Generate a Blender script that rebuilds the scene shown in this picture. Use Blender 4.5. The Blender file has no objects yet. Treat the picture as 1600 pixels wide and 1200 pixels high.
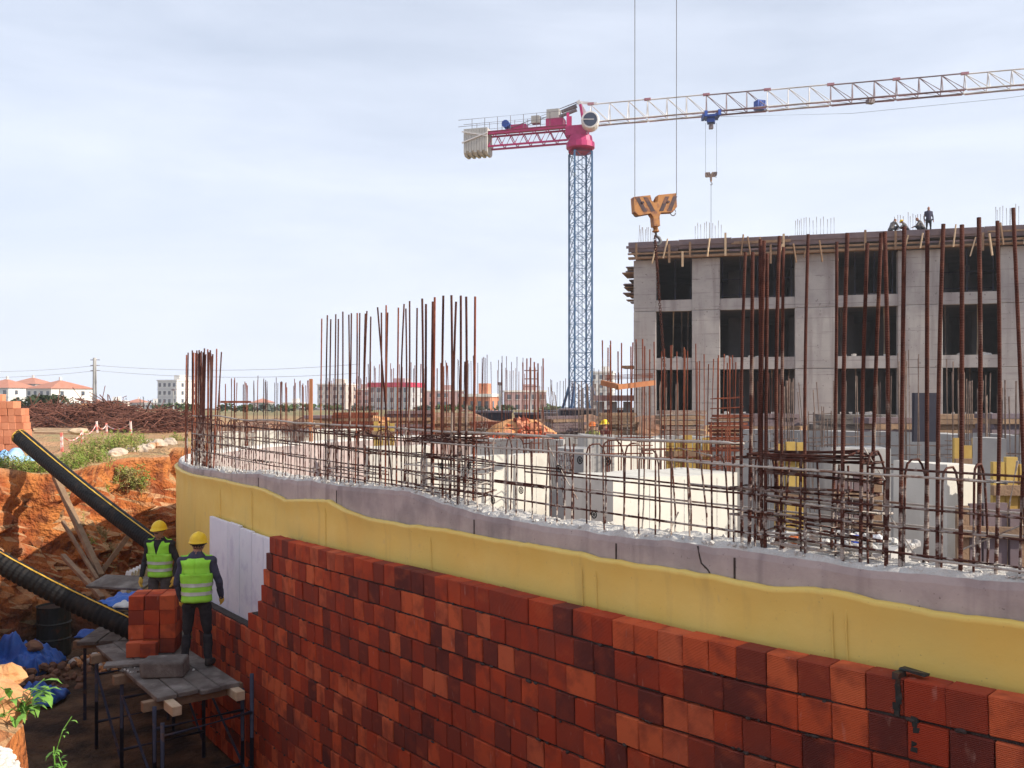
import bpy, bmesh, math, random
from mathutils import Vector, Matrix, Quaternion, noise, kdtree
from mathutils.bvhtree import BVHTree
R = math.radians
rnd = random.Random(11)
S = bpy.context.scene
COL = S.collection

# ------------------------------------------------------------------ camera, sky, sun, exposure
FPX, HOR, CZ = 1400.0, 620.0, 1.45          # focal length in photo pixels, horizon row, eye height
cd = bpy.data.cameras.new('camera'); cam = bpy.data.objects.new('camera', cd); COL.objects.link(cam)
cam.location = (0, 0, CZ); cam.rotation_euler = (R(90), 0, 0)
cd.sensor_width = 36; cd.lens = 36 * FPX / 1600; cd.shift_y = (HOR - 600) / 1600
cd.clip_start = 0.1; cd.clip_end = 9000
S.camera = cam

SUN_AZ, SUN_EL = -20.0, 28.5                # azimuth in degrees from +X towards +Y
sv = Vector((math.cos(R(SUN_EL)) * math.cos(R(SUN_AZ)), math.cos(R(SUN_EL)) * math.sin(R(SUN_AZ)), math.sin(R(SUN_EL))))
sl = bpy.data.lights.new('sun', 'SUN'); sl.energy = 4.6; sl.angle = R(0.6); sl.color = (1, .91, .78)
sun = bpy.data.objects.new('sun', sl); COL.objects.link(sun)
sun.rotation_euler = sv.to_track_quat('Z', 'Y').to_euler(); sun.location = (30, -10, 30)

W = bpy.data.worlds.new('World'); S.world = W; W.use_nodes = True
nt = W.node_tree; nt.nodes.clear()
def N(t, typ, **kw):
    n = t.nodes.new(typ)
    for k, v in kw.items(): setattr(n, k, v)
    return n
sky = N(nt, 'ShaderNodeTexSky', sky_type='NISHITA'); sky.sun_disc = False
sky.sun_elevation = R(SUN_EL); sky.sun_rotation = R(90 - SUN_AZ)
sky.air_density = 1.0; sky.dust_density = 1.6; sky.ozone_density = 1.6; sky.altitude = 50
tc = N(nt, 'ShaderNodeTexCoord'); mp = N(nt, 'ShaderNodeMapping'); mp.inputs['Scale'].default_value = (1.3, 1.3, 6.5)
mp.inputs['Rotation'].default_value = (0.05, -0.10, 0.3)
nz = N(nt, 'ShaderNodeTexNoise'); nz.inputs['Scale'].default_value = 1.7; nz.inputs['Detail'].default_value = 7; nz.inputs['Roughness'].default_value = .55; nz.inputs['Distortion'].default_value = .35
cr = N(nt, 'ShaderNodeValToRGB'); cr.color_ramp.elements[0].position = .34; cr.color_ramp.elements[1].position = .72
cr.color_ramp.elements[0].color = (.42, .42, .42, 1); cr.color_ramp.elements[1].color = (.70, .70, .70, 1)
mx = N(nt, 'ShaderNodeMix', data_type='RGBA'); mx.inputs[7].default_value = (7.45, 8.0, 9.2, 1)
bg = N(nt, 'ShaderNodeBackground'); bg.inputs['Strength'].default_value = 0.10
wo = N(nt, 'ShaderNodeOutputWorld')
L = nt.links.new
L(tc.outputs['Generated'], mp.inputs['Vector']); L(mp.outputs['Vector'], nz.inputs['Vector']); L(nz.outputs['Fac'], cr.inputs['Fac'])
sz = N(nt, 'ShaderNodeSeparateXYZ'); L(tc.outputs['Generated'], sz.inputs[0])
hzr = N(nt, 'ShaderNodeMapRange'); hzr.inputs[1].default_value = .42; hzr.inputs[2].default_value = .02; hzr.inputs[3].default_value = 0; hzr.inputs[4].default_value = .5; L(sz.outputs[2], hzr.inputs[0])
mxa = N(nt, 'ShaderNodeMath', operation='MAXIMUM'); ad_ = N(nt, 'ShaderNodeMath', operation='ADD'); ad_.use_clamp = True
L(cr.outputs['Color'], ad_.inputs[0]); L(hzr.outputs[0], ad_.inputs[1]); L(ad_.outputs[0], mx.inputs[0]); L(sky.outputs[0], mx.inputs[6]); L(mx.outputs[2], bg.inputs['Color']); L(bg.outputs[0], wo.inputs[0])

vs = S.view_settings; vs.view_transform = 'Standard'; vs.look = 'None'; vs.gamma = 1; vs.exposure = 0.42; vs.use_curve_mapping = False
S.cycles.use_denoising = True; S.cycles.max_bounces = 6; S.cycles.diffuse_bounces = 2; S.cycles.volume_bounces = 0
S.cycles.sample_clamp_indirect = 6; S.cycles.caustics_reflective = False; S.cycles.caustics_refractive = False

# ------------------------------------------------------------------ helpers
def at(px, py, D):                          # photo pixel at depth D -> world point
    return Vector(((px - 800) / FPX * D, D, CZ - (py - HOR) / FPX * D))
ORG = {}
def org(o): return ORG.get(o.name, Vector()) if o else Vector()
def tag(o, label=None, cat=None, group=None, kind=None):
    if label: o['label'] = label
    if cat: o['category'] = cat
    if group: o['group'] = group
    if kind: o['kind'] = kind
    return o
def empty(name, loc, label=None, cat=None, group=None):
    o = bpy.data.objects.new(name, None); COL.objects.link(o); o.location = loc; o.empty_display_size = .2
    ORG[o.name] = Vector(loc); return tag(o, label, cat, group)
def link(name, me, parent=None, loc=None):  # mesh in coordinates relative to loc (world); parents are unrotated empties/meshes
    o = bpy.data.objects.new(name, me); COL.objects.link(o)
    loc = Vector(loc) if loc is not None else org(parent)
    o.parent = parent; o.location = loc - org(parent); ORG[o.name] = loc
    return o
def frame(d, up=Vector((0, 0, 1))):
    d = d.normalized(); x = d.cross(up)
    if x.length < 1e-4: x = d.cross(Vector((0, 1, 0)))
    x.normalize(); y = x.cross(d).normalized(); return x, y, d
class MB:
    def __init__(s): s.v = []; s.f = []; s.m = []; s.mi = 0
    def face(s, *i): s.f.append(i); s.m.append(s.mi)
    def add(s, vs, fs):
        b = len(s.v); s.v.extend(Vector(p) for p in vs)
        for f in fs: s.f.append(tuple(b + i for i in f)); s.m.append(s.mi)
    def box(s, c, size, rz=0.0, rot=None, jit=0.0):
        M = rot if rot is not None else Matrix.Rotation(rz, 3, 'Z')
        c = Vector(c); h = Vector(size) / 2
        vs = []
        for z in (-1, 1):
            for x, y in ((-1, -1), (1, -1), (1, 1), (-1, 1)):
                p = Vector((x * h.x, y * h.y, z * h.z))
                if jit: p += Vector((rnd.uniform(-jit, jit), rnd.uniform(-jit, jit), rnd.uniform(-jit, jit)))
                vs.append(c + M @ p)
        s.add(vs, [(3, 2, 1, 0), (4, 5, 6, 7), (0, 1, 5, 4), (1, 2, 6, 5), (2, 3, 7, 6), (3, 0, 4, 7)])
        return s
    def beam(s, a, b, w, h, up=Vector((0, 0, 1)), roll=0.0):
        a, b = Vector(a), Vector(b); x, y, d = frame(b - a, up)
        if roll: q = Quaternion(d, roll); x = q @ x; y = q @ y
        vs = [p + x * (sx * w / 2) + y * (sy * h / 2) for p in (a, b) for sx, sy in ((-1, -1), (1, -1), (1, 1), (-1, 1))]
        s.add(vs, [(0, 1, 2, 3), (7, 6, 5, 4), (0, 4, 5, 1), (1, 5, 6, 2), (2, 6, 7, 3), (3, 7, 4, 0)]); return s
    def tube(s, pts, r, n=6, cap=True):
        pts = [Vector(p) for p in pts]; rs = r if isinstance(r, (list, tuple)) else [r] * len(pts)
        b = len(s.v); px = None
        for i, p in enumerate(pts):
            d = (pts[min(i + 1, len(pts) - 1)] - pts[max(i - 1, 0)])
            x, y, d = frame(d)
            if px is not None:
                x = (px - d * px.dot(d));
                if x.length < 1e-5: x = frame(d)[0]
                x.normalize(); y = d.cross(x)
            px = x
            for k in range(n):
                a = 2 * math.pi * k / n; s.v.append(p + (x * math.cos(a) + y * math.sin(a)) * rs[i])
        for i in range(len(pts) - 1):
            for k in range(n):
                a = b + i * n + k; c = b + i * n + (k + 1) % n
                s.face(a, c, c + n, a + n)
        if cap:
            s.face(*[b + k for k in range(n)][::-1]); s.face(*[b + (len(pts) - 1) * n + k for k in range(n)])
        return s
    def ball(s, c, rad, seg=10, rings=7, rot=None, fn=None):
        c = Vector(c); rad = Vector(rad) if not isinstance(rad, (int, float)) else Vector((rad,) * 3)
        b = len(s.v)
        for j in range(rings + 1):
            t = math.pi * j / rings
            for k in range(seg):
                a = 2 * math.pi * k / seg
                p = Vector((math.sin(t) * math.cos(a), math.sin(t) * math.sin(a), math.cos(t)))
                q = Vector((p.x * rad.x, p.y * rad.y, p.z * rad.z))
                if fn: q = fn(q)
                s.v.append(c + (rot @ q if rot else q))
        for j in range(rings):
            for k in range(seg):
                a = b + j * seg + k; c2 = b + j * seg + (k + 1) % seg
                s.face(a, a + seg, c2 + seg, c2)
        return s
    def grid(s, rows, closed=False):
        b = len(s.v); w = len(rows[0])
        for r in rows: s.v.extend(Vector(p) for p in r)
        for i in range(len(rows) - 1):
            for k in range(w if closed else w - 1):
                a = b + i * w + k; c = b + i * w + (k + 1) % w
                s.face(a, c, c + w, a + w)
        return s
    def prism(s, poly, thick, M):           # 2D polygon extruded by thick along local y, placed by 4x4 matrix
        n = len(poly)
        vs = [M @ Vector((x, -thick / 2, z)) for x, z in poly] + [M @ Vector((x, thick / 2, z)) for x, z in poly]
        s.add(vs, [tuple(range(n)), tuple(range(2 * n - 1, n - 1, -1))] + [(i, i + n, (i + 1) % n + n, (i + 1) % n) for i in range(n)]); return s
    def mesh(s, name, mats, o=Vector(), smooth=False):
        me = bpy.data.meshes.new(name); me.from_pydata([p - o for p in s.v], [], s.f)
        for m in (mats if isinstance(mats, (list, tuple)) else [mats] if mats else []): me.materials.append(m)
        me.polygons.foreach_set('material_index', s.m)
        if smooth: me.polygons.foreach_set('use_smooth', [True] * len(s.f))
        me.update(); return me
    def build(s, name, mats, parent=None, loc=None, smooth=False):
        loc = Vector(loc) if loc is not None else org(parent)
        return link(name, s.mesh(name, mats, loc, smooth), parent, loc)
def bevel(o, w=.01, seg=2):
    m = o.modifiers.new('bevel', 'BEVEL'); m.width = w; m.segments = seg; m.limit_method = 'ANGLE'; return o
def fbm(p, sc, oct=4):
    return noise.fractal(Vector(p) * sc, 1.0, 2.0, oct)

def mat(name, c1, c2=None, scale=3.0, rough=.85, bump=.0, bscale=None, detail=6, metal=0.0, c3=None, s3=1.0, t3=(.55, .7), stretch=(1, 1, 1), coord='pos', spec=.3, dist=.02, lo=.35, hi=.65):
    m = bpy.data.materials.new(name); m.use_nodes = True; t = m.node_tree; t.nodes.clear(); L = t.links.new
    o = N(t, 'ShaderNodeOutputMaterial'); b = N(t, 'ShaderNodeBsdfPrincipled'); L(b.outputs[0], o.inputs[0])
    b.inputs['Roughness'].default_value = rough; b.inputs['Metallic'].default_value = metal; b.inputs['Specular IOR Level'].default_value = spec
    if coord == 'pos': src = N(t, 'ShaderNodeNewGeometry').outputs['Position']
    else: src = N(t, 'ShaderNodeTexCoord').outputs['Object']
    mp = N(t, 'ShaderNodeMapping'); mp.inputs['Scale'].default_value = stretch; L(src, mp.inputs['Vector'])
    v = mp.outputs['Vector']
    col = None
    def noi(sc, det=detail):
        n = N(t, 'ShaderNodeTexNoise'); n.inputs['Scale'].default_value = sc; n.inputs['Detail'].default_value = det; n.inputs['Roughness'].default_value = .6; L(v, n.inputs['Vector']); return n.outputs['Fac']
    def ramp(f, a, bb):
        r = N(t, 'ShaderNodeMapRange'); r.inputs[1].default_value = a; r.inputs[2].default_value = bb; L(f, r.inputs[0]); return r.outputs[0]
    def mix(f, a, bb):
        x = N(t, 'ShaderNodeMix', data_type='RGBA')
        L(f, x.inputs[0])
        for i, q in ((6, a), (7, bb)):
            if isinstance(q, tuple): x.inputs[i].default_value = (*q, 1)
            else: L(q, x.inputs[i])
        return x.outputs[2]
    if c2 is None: b.inputs['Base Color'].default_value = (*c1, 1)
    else:
        col = mix(ramp(noi(scale), lo, hi), c1, c2)
        if c3 is not None: col = mix(ramp(noi(s3), *t3), col, c3)
        L(col, b.inputs['Base Color'])
    if bump:
        bp = N(t, 'ShaderNodeBump'); bp.inputs['Strength'].default_value = bump; bp.inputs['Distance'].default_value = dist
        L(noi(bscale or scale * 4, 8), bp.inputs['Height']); L(bp.outputs[0], b.inputs['Normal'])
    return m
def nodes(m):                               # (tree, principled)
    t = m.node_tree; return t, next(n for n in t.nodes if n.type == 'BSDF_PRINCIPLED')
def mixin(m, fac_socket, color):            # lay another colour over the base colour by a factor
    t, b = nodes(m); x = N(t, 'ShaderNodeMix', data_type='RGBA'); t.links.new(fac_socket, x.inputs[0])
    s = b.inputs['Base Color']
    if s.is_linked: t.links.new(s.links[0].from_socket, x.inputs[6])
    else: x.inputs[6].default_value = s.default_value
    if isinstance(color, tuple): x.inputs[7].default_value = (*color, 1)
    else: t.links.new(color, x.inputs[7])
    t.links.new(x.outputs[2], s)
def mathn(t, op, a, b=None, clamp=False):
    n = N(t, 'ShaderNodeMath', operation=op); n.use_clamp = clamp
    for i, q in enumerate((a, b)):
        if q is None: continue
        if isinstance(q, (int, float)): n.inputs[i].default_value = q
        else: t.links.new(q, n.inputs[i])
    return n.outputs[0]
def mrange(t, f, a, b, c=0., d=1.):
    r = N(t, 'ShaderNodeMapRange'); t.links.new(f, r.inputs[0])
    for i, q in zip((1, 2, 3, 4), (a, b, c, d)): r.inputs[i].default_value = q
    return r.outputs[0]
def posz(t):
    g = N(t, 'ShaderNodeNewGeometry'); s = N(t, 'ShaderNodeSeparateXYZ'); t.links.new(g.outputs['Position'], s.inputs[0]); return s.outputs, g
def noisen(t, sc, det=5, vec=None, stretch=None):
    n = N(t, 'ShaderNodeTexNoise'); n.inputs['Scale'].default_value = sc; n.inputs['Detail'].default_value = det
    v = vec or N(t, 'ShaderNodeNewGeometry').outputs['Position']
    if stretch:
        mp = N(t, 'ShaderNodeMapping'); mp.inputs['Scale'].default_value = stretch; t.links.new(v, mp.inputs['Vector']); v = mp.outputs['Vector']
    t.links.new(v, n.inputs['Vector']); return n.outputs['Fac']

# ------------------------------------------------------------------ materials
M = {}
M['concrete_pink'] = mat('cast concrete', (.41, .325, .31), (.50, .41, .385), 5, .9, .5, 40, c3=(.29, .24, .235), s3=1.6, t3=(.52, .72), dist=.006)
t, b = nodes(M['concrete_pink'])            # vertical pour stains and pockmarks
f = mrange(t, noisen(t, 6, 4, stretch=(1, 1, .12)), .56, .70, 0, .5); mixin(M['concrete_pink'], f, (.20, .155, .16))
f = mrange(t, noisen(t, 45, 2), .70, .74, 0, .7); mixin(M['concrete_pink'], f, (.16, .13, .13))
M['rubble'] = mat('broken concrete', (.68, .65, .60), (.55, .51, .47), 9, .95, 1.0, 45, c3=(.72, .70, .66), s3=4, dist=.02)
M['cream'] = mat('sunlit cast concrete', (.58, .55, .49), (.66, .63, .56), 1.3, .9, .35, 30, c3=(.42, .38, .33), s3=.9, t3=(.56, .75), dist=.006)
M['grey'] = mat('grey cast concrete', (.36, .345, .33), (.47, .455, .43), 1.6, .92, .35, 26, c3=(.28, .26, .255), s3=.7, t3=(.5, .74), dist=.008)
for k, cc in (('grey', (.24, .225, .22)), ('cream', (.36, .33, .29))):
    t, b = nodes(M[k]); f = mrange(t, noisen(t, 2.2, 5, stretch=(1, 1, .16)), .55, .72, 0, .6); mixin(M[k], f, cc)
    f = mrange(t, noisen(t, 14, 2), .70, .75, 0, .55); mixin(M[k], f, tuple(q * .7 for q in cc))
M['facade'] = mat('facade concrete', (.34, .325, .32), (.43, .415, .40), .8, .92, .3, 12, c3=(.31, .29, .29), s3=.55, t3=(.5, .7), dist=.01)
t, b = nodes(M['facade'])
f = mrange(t, noisen(t, 2.0, 6, stretch=(1, 1, .10)), .50, .66, 0, .8); mixin(M['facade'], f, (.25, .225, .225))
f = mrange(t, noisen(t, 1.1, 5, stretch=(.4, .4, 5)), .60, .68, 0, .5); mixin(M['facade'], f, (.26, .24, .24))
f = mrange(t, noisen(t, 7, 1), .70, .74, 0, .7); mixin(M['facade'], f, (.17, .15, .15))
wv = N(t, 'ShaderNodeTexWave', bands_direction='Z'); wv.inputs['Scale'].default_value = .42; wv.inputs['Distortion'].default_value = .15; t.links.new(N(t, 'ShaderNodeNewGeometry').outputs['Position'], wv.inputs[0])
f = mathn(t, 'MULTIPLY', mrange(t, wv.outputs['Fac'], .985, .998), mrange(t, noisen(t, 1.4, 4), .42, .60, 0, .75)); mixin(M['facade'], f, (.20, .18, .18))
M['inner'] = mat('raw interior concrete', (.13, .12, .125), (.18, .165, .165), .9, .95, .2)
M['yellow_mem'] = mat('yellow membrane', (.84, .57, .135), (.87, .62, .17), 2.2, .55, .35, 7, c3=(.76, .53, .14), s3=1.1, t3=(.5, .75), spec=.35, dist=.012)
t, b = nodes(M['yellow_mem'])
f = mrange(t, noisen(t, 5, 6, stretch=(1, 1, .15)), .60, .75, 0, .4); mixin(M['yellow_mem'], f, (.52, .36, .13))
f = mrange(t, noisen(t, 60, 2), .72, .75, 0, .6); mixin(M['yellow_mem'], f, (.30, .20, .09))
f = mrange(t, noisen(t, 11, 6, stretch=(1, 1, .5)), .66, .74, 0, .45); mixin(M['yellow_mem'], f, (.60, .43, .20))
f = mrange(t, noisen(t, .9, 4), .55, .75, 0, .35); mixin(M['yellow_mem'], f, (.80, .46, .09))
M['foam'] = mat('lavender foam board', (.76, .75, .83), (.82, .81, .88), 4, .7, .25, 60, c3=(.60, .57, .70), s3=2, dist=.004)
M['mortar'] = mat('dark mortar', (.042, .030, .027), (.075, .055, .048), 20, .95, .8, 60, dist=.01)

def brick_mat(name, island):
    m = mat(name, (.5, .14, .06), None, rough=.88, spec=.2); t, b = nodes(m); L = t.links.new
    if island: r = N(t, 'ShaderNodeNewGeometry').outputs['Random Per Island']
    else: r = N(t, 'ShaderNodeObjectInfo').outputs['Random']
    ramp = N(t, 'ShaderNodeValToRGB'); ramp.color_ramp.interpolation = 'LINEAR'; L(r, ramp.inputs[0])
    e = ramp.color_ramp.elements
    cs = [(0, (.12, .028, .022)), (.10, (.17, .036, .025)), (.22, (.31, .052, .026)), (.45, (.40, .050, .020)), (.60, (.52, .072, .025)), (.75, (.62, .105, .036)), (.88, (.70, .145, .052)), (1, (.58, .125, .055))]
    e[0].position = 0; e[0].color = (*cs[0][1], 1); e[1].position = 1; e[1].color = (*cs[-1][1], 1)
    for p, c in cs[1:-1]: q = e.new(p); q.color = (*c, 1)
    L(ramp.outputs[0], b.inputs['Base Color'])
    g0 = N(t, 'ShaderNodeNewGeometry').outputs['Position']; cm = N(t, 'ShaderNodeCombineXYZ'); sc_ = mathn(t, 'MULTIPLY', r, 37.0); L(sc_, cm.inputs[0]); L(sc_, cm.inputs[2]); va = N(t, 'ShaderNodeVectorMath', operation='ADD'); L(g0, va.inputs[0]); L(cm.outputs[0], va.inputs[1]); bv = va.outputs[0]
    f = mrange(t, noisen(t, 6, 5, bv), .46, .68, 0, .75); mixin(m, f, (.25, .045, .026))
    f = mrange(t, noisen(t, 4.2, 4, bv, stretch=(1, 1, 1.6)), .58, .74, 0, .45); mixin(m, f, (.58, .115, .042))
    f = mrange(t, noisen(t, 9, 6, bv, stretch=(2.2, 2.2, .7)), .66, .80, 0, .4); mixin(m, f, (.60, .34, .26))
    f = mrange(t, noisen(t, 1.3, 5), .56, .72, 0, .55); mixin(m, f, (.15, .045, .035))
    g = N(t, 'ShaderNodeNewGeometry'); wv = N(t, 'ShaderNodeTexWave', bands_direction='Z'); wv.inputs['Scale'].default_value = 36; wv.inputs['Distortion'].default_value = 1.2; L(g.outputs['Position'], wv.inputs[0])
    add = mathn(t, 'ADD', mathn(t, 'MULTIPLY', wv.outputs['Fac'], .8), mathn(t, 'MULTIPLY', noisen(t, 55, 5), 1.2))
    bp = N(t, 'ShaderNodeBump'); bp.inputs['Strength'].default_value = .8; bp.inputs['Distance'].default_value = .006; L(add, bp.inputs['Height']); L(bp.outputs[0], b.inputs['Normal'])
    return m
M['brick'] = brick_mat('clay brick', False); M['brick_i'] = brick_mat('clay brick far', True)
M['brick_pale'] = mat('pale clay brick', (.58, .22, .12), (.68, .30, .18), 6, .9, .3, 30, c3=(.45, .16, .09), s3=2.5)

def rust(name, c1, c2, splash=True):
    m = mat(name, c1, c2, 14, .8, .4, 120, metal=.0, c3=(c2[0] * 1.5, c2[1] * 1.7, c2[2] * 1.6), s3=5, t3=(.58, .72), spec=.12, dist=.004)
    t, b = nodes(m)
    if splash:                              # cement splashed over the bars near the pour
        (x, y, z), g = posz(t)
        f = mathn(t, 'MULTIPLY', mrange(t, noisen(t, 16, 5), .49, .56, 0, .9), mrange(t, z, 1.15, .60), True)
        mixin(m, f, (.44, .39, .35))
        f = mathn(t, 'MULTIPLY', mrange(t, noisen(t, 7, 4, stretch=(1, 1, .35)), .62, .66, 0, .7), mrange(t, z, 2.0, 1.1), True)
        mixin(m, f, (.40, .33, .28))
    bpn = next((n for n in t.nodes if n.type == 'BUMP'), None)
    wv = N(t, 'ShaderNodeTexWave', bands_direction='Z'); wv.inputs['Scale'].default_value = 24; t.links.new(N(t, 'ShaderNodeNewGeometry').outputs['Position'], wv.inputs[0])
    t.links.new(mathn(t, 'ADD', wv.outputs['Fac'], bpn.inputs['Height'].links[0].from_socket), bpn.inputs['Height'])
    return m
M['rust'] = rust('rusty rebar', (.052, .021, .017), (.098, .037, .027))
M['rust_scrap'] = rust('scrap steel', (.13, .055, .04), (.20, .085, .06), False)
M['rust_red'] = rust('red rusted rebar', (.15, .045, .028), (.24, .075, .042), False)
M['rust_grey'] = rust('weathered rebar', (.17, .12, .10), (.27, .20, .165), False)
M['splash'] = mat('cement coated bar', (.42, .37, .33), (.54, .49, .44), 18, .95, .8, 60, c3=(.24, .14, .10), s3=6, t3=(.56, .64), dist=.01)
M['wood'] = mat('site timber', (.22, .135, .085), (.32, .21, .13), 6, .85, .4, 40, stretch=(1, 1, 1), c3=(.20, .13, .085), s3=2.2)
M['wood_pale'] = mat('pale timber', (.52, .38, .24), (.62, .48, .33), 8, .85, .3, 40, c3=(.38, .27, .18), s3=3)
M['wood_grey'] = mat('cement stained plank', (.11, .09, .08), (.19, .165, .145), 5, .9, .6, 40, c3=(.30, .27, .245), s3=2.6, t3=(.5, .68))
M['form'] = mat('formwork ply', (.13, .09, .095), (.20, .145, .145), 1.5, .8, .2, 12, c3=(.15, .12, .14), s3=.8, t3=(.48, .66))
M['form_yellow'] = mat('yellow formwork', (.42, .27, .07), (.52, .36, .10), 3, .7, .2, 20, c3=(.42, .25, .06), s3=2)
M['steel_blue'] = mat('dark blue scaffold steel', (.018, .021, .05), (.032, .036, .075), 12, .6, .2, c3=(.11, .055, .04), s3=7, spec=.5)
M['black_plastic'] = mat('black pipe plastic', (.009, .009, .010), (.015, .014, .014), 6, .65, .15, 30, spec=.2, c3=(.045, .03, .022), s3=3, t3=(.56, .72))
M['pipe_yellow'] = mat('yellow pipe lining', (.72, .44, .05), (.80, .52, .09), 5, .6, .1, c3=(.50, .27, .05), s3=4)
M['tarp_blue'] = mat('blue tarpaulin', (.015, .085, .42), (.03, .15, .55), 6, .45, .4, 14, spec=.5, c3=(.10, .22, .58), s3=4, t3=(.6, .75))
M['tarp_pale'] = mat('faded blue sheet', (.22, .45, .75), (.40, .60, .82), 3, .55, .3, 14)
M['white_sheet'] = mat('dusty white sheet', (.66, .62, .60), (.74, .71, .69), 5, .8, .3, 30, c3=(.5, .45, .42), s3=3)
M['drum'] = mat('dark drum paint', (.018, .022, .022), (.03, .034, .032), 5, .5, .2, c3=(.09, .04, .025), s3=6)
M['vest'] = mat('lime high visibility cloth', (.34, .80, .05), (.40, .86, .09), 9, .75, .35, 40, dist=.01)
M['band'] = mat('reflective tape', (.50, .52, .44), (.58, .58, .52), 9, .4, .1)
M['helmet'] = mat('yellow helmet shell', (.90, .58, .015), (.84, .54, .03), 5, .5, .1, 30, spec=.35)
M['helmet_in'] = mat('helmet harness', (.02, .02, .022), (.05, .05, .05), 9, .8)
M['skin'] = mat('skin', (.36, .185, .12), (.42, .22, .145), 18, .6)
M['hair'] = mat('dark hair', (.02, .015, .012), (.045, .032, .025), 60, .7)
M['shirt'] = mat('dark blue shirt', (.045, .045, .075), (.07, .068, .105), 14, .9, .4, 50)
M['shirt_black'] = mat('black pullover', (.022, .02, .024), (.04, .036, .04), 14, .9, .4, 50)
M['trousers'] = mat('dark trousers', (.016, .016, .020), (.035, .033, .037), 12, .9, .4, 40)
M['trousers_grey'] = mat('grey work trousers', (.075, .066, .064), (.115, .10, .095), 12, .9, .4, 40)
M['glove'] = mat('yellow work glove', (.72, .42, .06), (.78, .50, .10), 22, .85, .3)
M['shoe'] = mat('work shoe', (.02, .018, .017), (.05, .04, .035), 20, .7)
M['vest_orange'] = mat('orange vest cloth', (.75, .16, .03), (.82, .22, .05), 9, .8)
M['red_coat'] = mat('maroon jacket', (.16, .035, .03), (.22, .05, .04), 9, .8)
M['grey_cloth'] = mat('grey work clothes', (.13, .12, .115), (.20, .18, .17), 9, .9)
M['crane_mid'] = mat('crane plum grey steel', (.27, .20, .225), (.34, .27, .28), 2, .6)
M['frame_orange'] = mat('oxide primed steel', (.34, .125, .055), (.42, .18, .08), 4, .75, .2)
M['crane_blue'] = mat('crane mast blue', (.04, .105, .22), (.06, .135, .26), 3, .5, .0, c3=(.10, .13, .16), s3=2, spec=.4)
M['crane_mag'] = mat('crane magenta red', (.42, .015, .12), (.50, .03, .16), 3, .5, .0, spec=.4)
M['crane_white'] = mat('crane white paint', (.68, .66, .66), (.76, .74, .73), 2, .5)
M['crane_pink'] = mat('crane faded pink steel', (.42, .17, .21), (.50, .25, .28), 2, .5)
M['crane_dark'] = mat('crane grey steel', (.15, .12, .135), (.21, .17, .18), 2, .5)
M['weight'] = mat('counterweight concrete', (.44, .43, .41), (.52, .51, .48), 1.5, .9, .2)
M['blue_motor'] = mat('blue machine paint', (.02, .06, .32), (.03, .09, .40), 3, .5)
M['glass_dark'] = mat('dark glass', (.02, .028, .06), (.035, .045, .085), 1, .12, spec=.6)
M['steel'] = mat('bare steel rope', (.10, .10, .11), (.16, .155, .16), 20, .5, metal=.3)
M['wallw'] = mat('white render', (.76, .72, .66), (.80, .77, .72), .3, .9)
M['walln'] = mat('beige render', (.56, .48, .42), (.62, .54, .47), .3, .9)
M['wallp'] = mat('pink brown render', (.40, .24, .23), (.46, .30, .28), .3, .9)
M['wallg'] = mat('grey render', (.46, .46, .47), (.54, .54, .54), .3, .9)
M['roof'] = mat('red roof tile', (.50, .19, .11), (.58, .25, .16), .8, .9, c3=(.42, .15, .09), s3=.4)
M['rooftrim'] = mat('crimson roof trim', (.55, .02, .08), (.6, .04, .1), .5, .7)
M['orange_wall'] = mat('hollow brick wall', (.56, .20, .11), (.64, .27, .16), .6, .9)
M['pane'] = mat('window glass', (.05, .06, .08), (.09, .10, .12), .5, .15, spec=.5)
M['hoard'] = mat('dark hoarding', (.02, .022, .038), (.045, .042, .06), .8, .7)
M['leaf'] = mat('tree leaf', (.045, .075, .022), (.085, .12, .035), 1.2, .8)
M['leaf_dark'] = mat('dark leaf', (.022, .036, .018), (.045, .062, .028), 1.2, .8)
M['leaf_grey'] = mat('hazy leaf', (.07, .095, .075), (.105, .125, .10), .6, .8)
M['weed'] = mat('weed leaf', (.16, .24, .035), (.28, .34, .07), 5, .8, c3=(.34, .27, .11), s3=2.5, t3=(.5, .68))
M['weed_dry'] = mat('dry weed', (.30, .21, .09), (.38, .30, .13), 6, .9)
M['plant'] = mat('fresh plant leaf', (.10, .25, .03), (.18, .34, .06), 9, .6)
M['bark'] = mat('bark', (.09, .065, .045), (.14, .10, .07), 6, .9)
M['stone'] = mat('limestone rock', (.46, .36, .27), (.60, .50, .40), 4, .95, .6, 25, c3=(.50, .26, .13), s3=3)
M['gravel'] = mat('pale gravel', (.58, .54, .47), (.74, .70, .62), 14, .95, .3, 60, c3=(.42, .36, .30), s3=7)
M['soil_lump'] = mat('orange soil clod', (.55, .24, .09), (.66, .36, .17), 5, .95, .8, 30, c3=(.40, .14, .05), s3=3)
M['pole'] = mat('concrete pole', (.42, .41, .41), (.50, .49, .48), 2, .8)
M['tape'] = mat('red white tape', (.72, .60, .56), (.70, .18, .14), 3, .7, lo=.48, hi=.52)
M['hookpaint'] = mat('worn orange paint', (.40, .175, .06), (.50, .24, .08), 5, .6, .2, c3=(.20, .085, .055), s3=5, t3=(.48, .62))
M['black_paint'] = mat('worn black paint', (.05, .032, .04), (.09, .06, .065), 5, .6, c3=(.22, .10, .06), s3=6)

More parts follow.
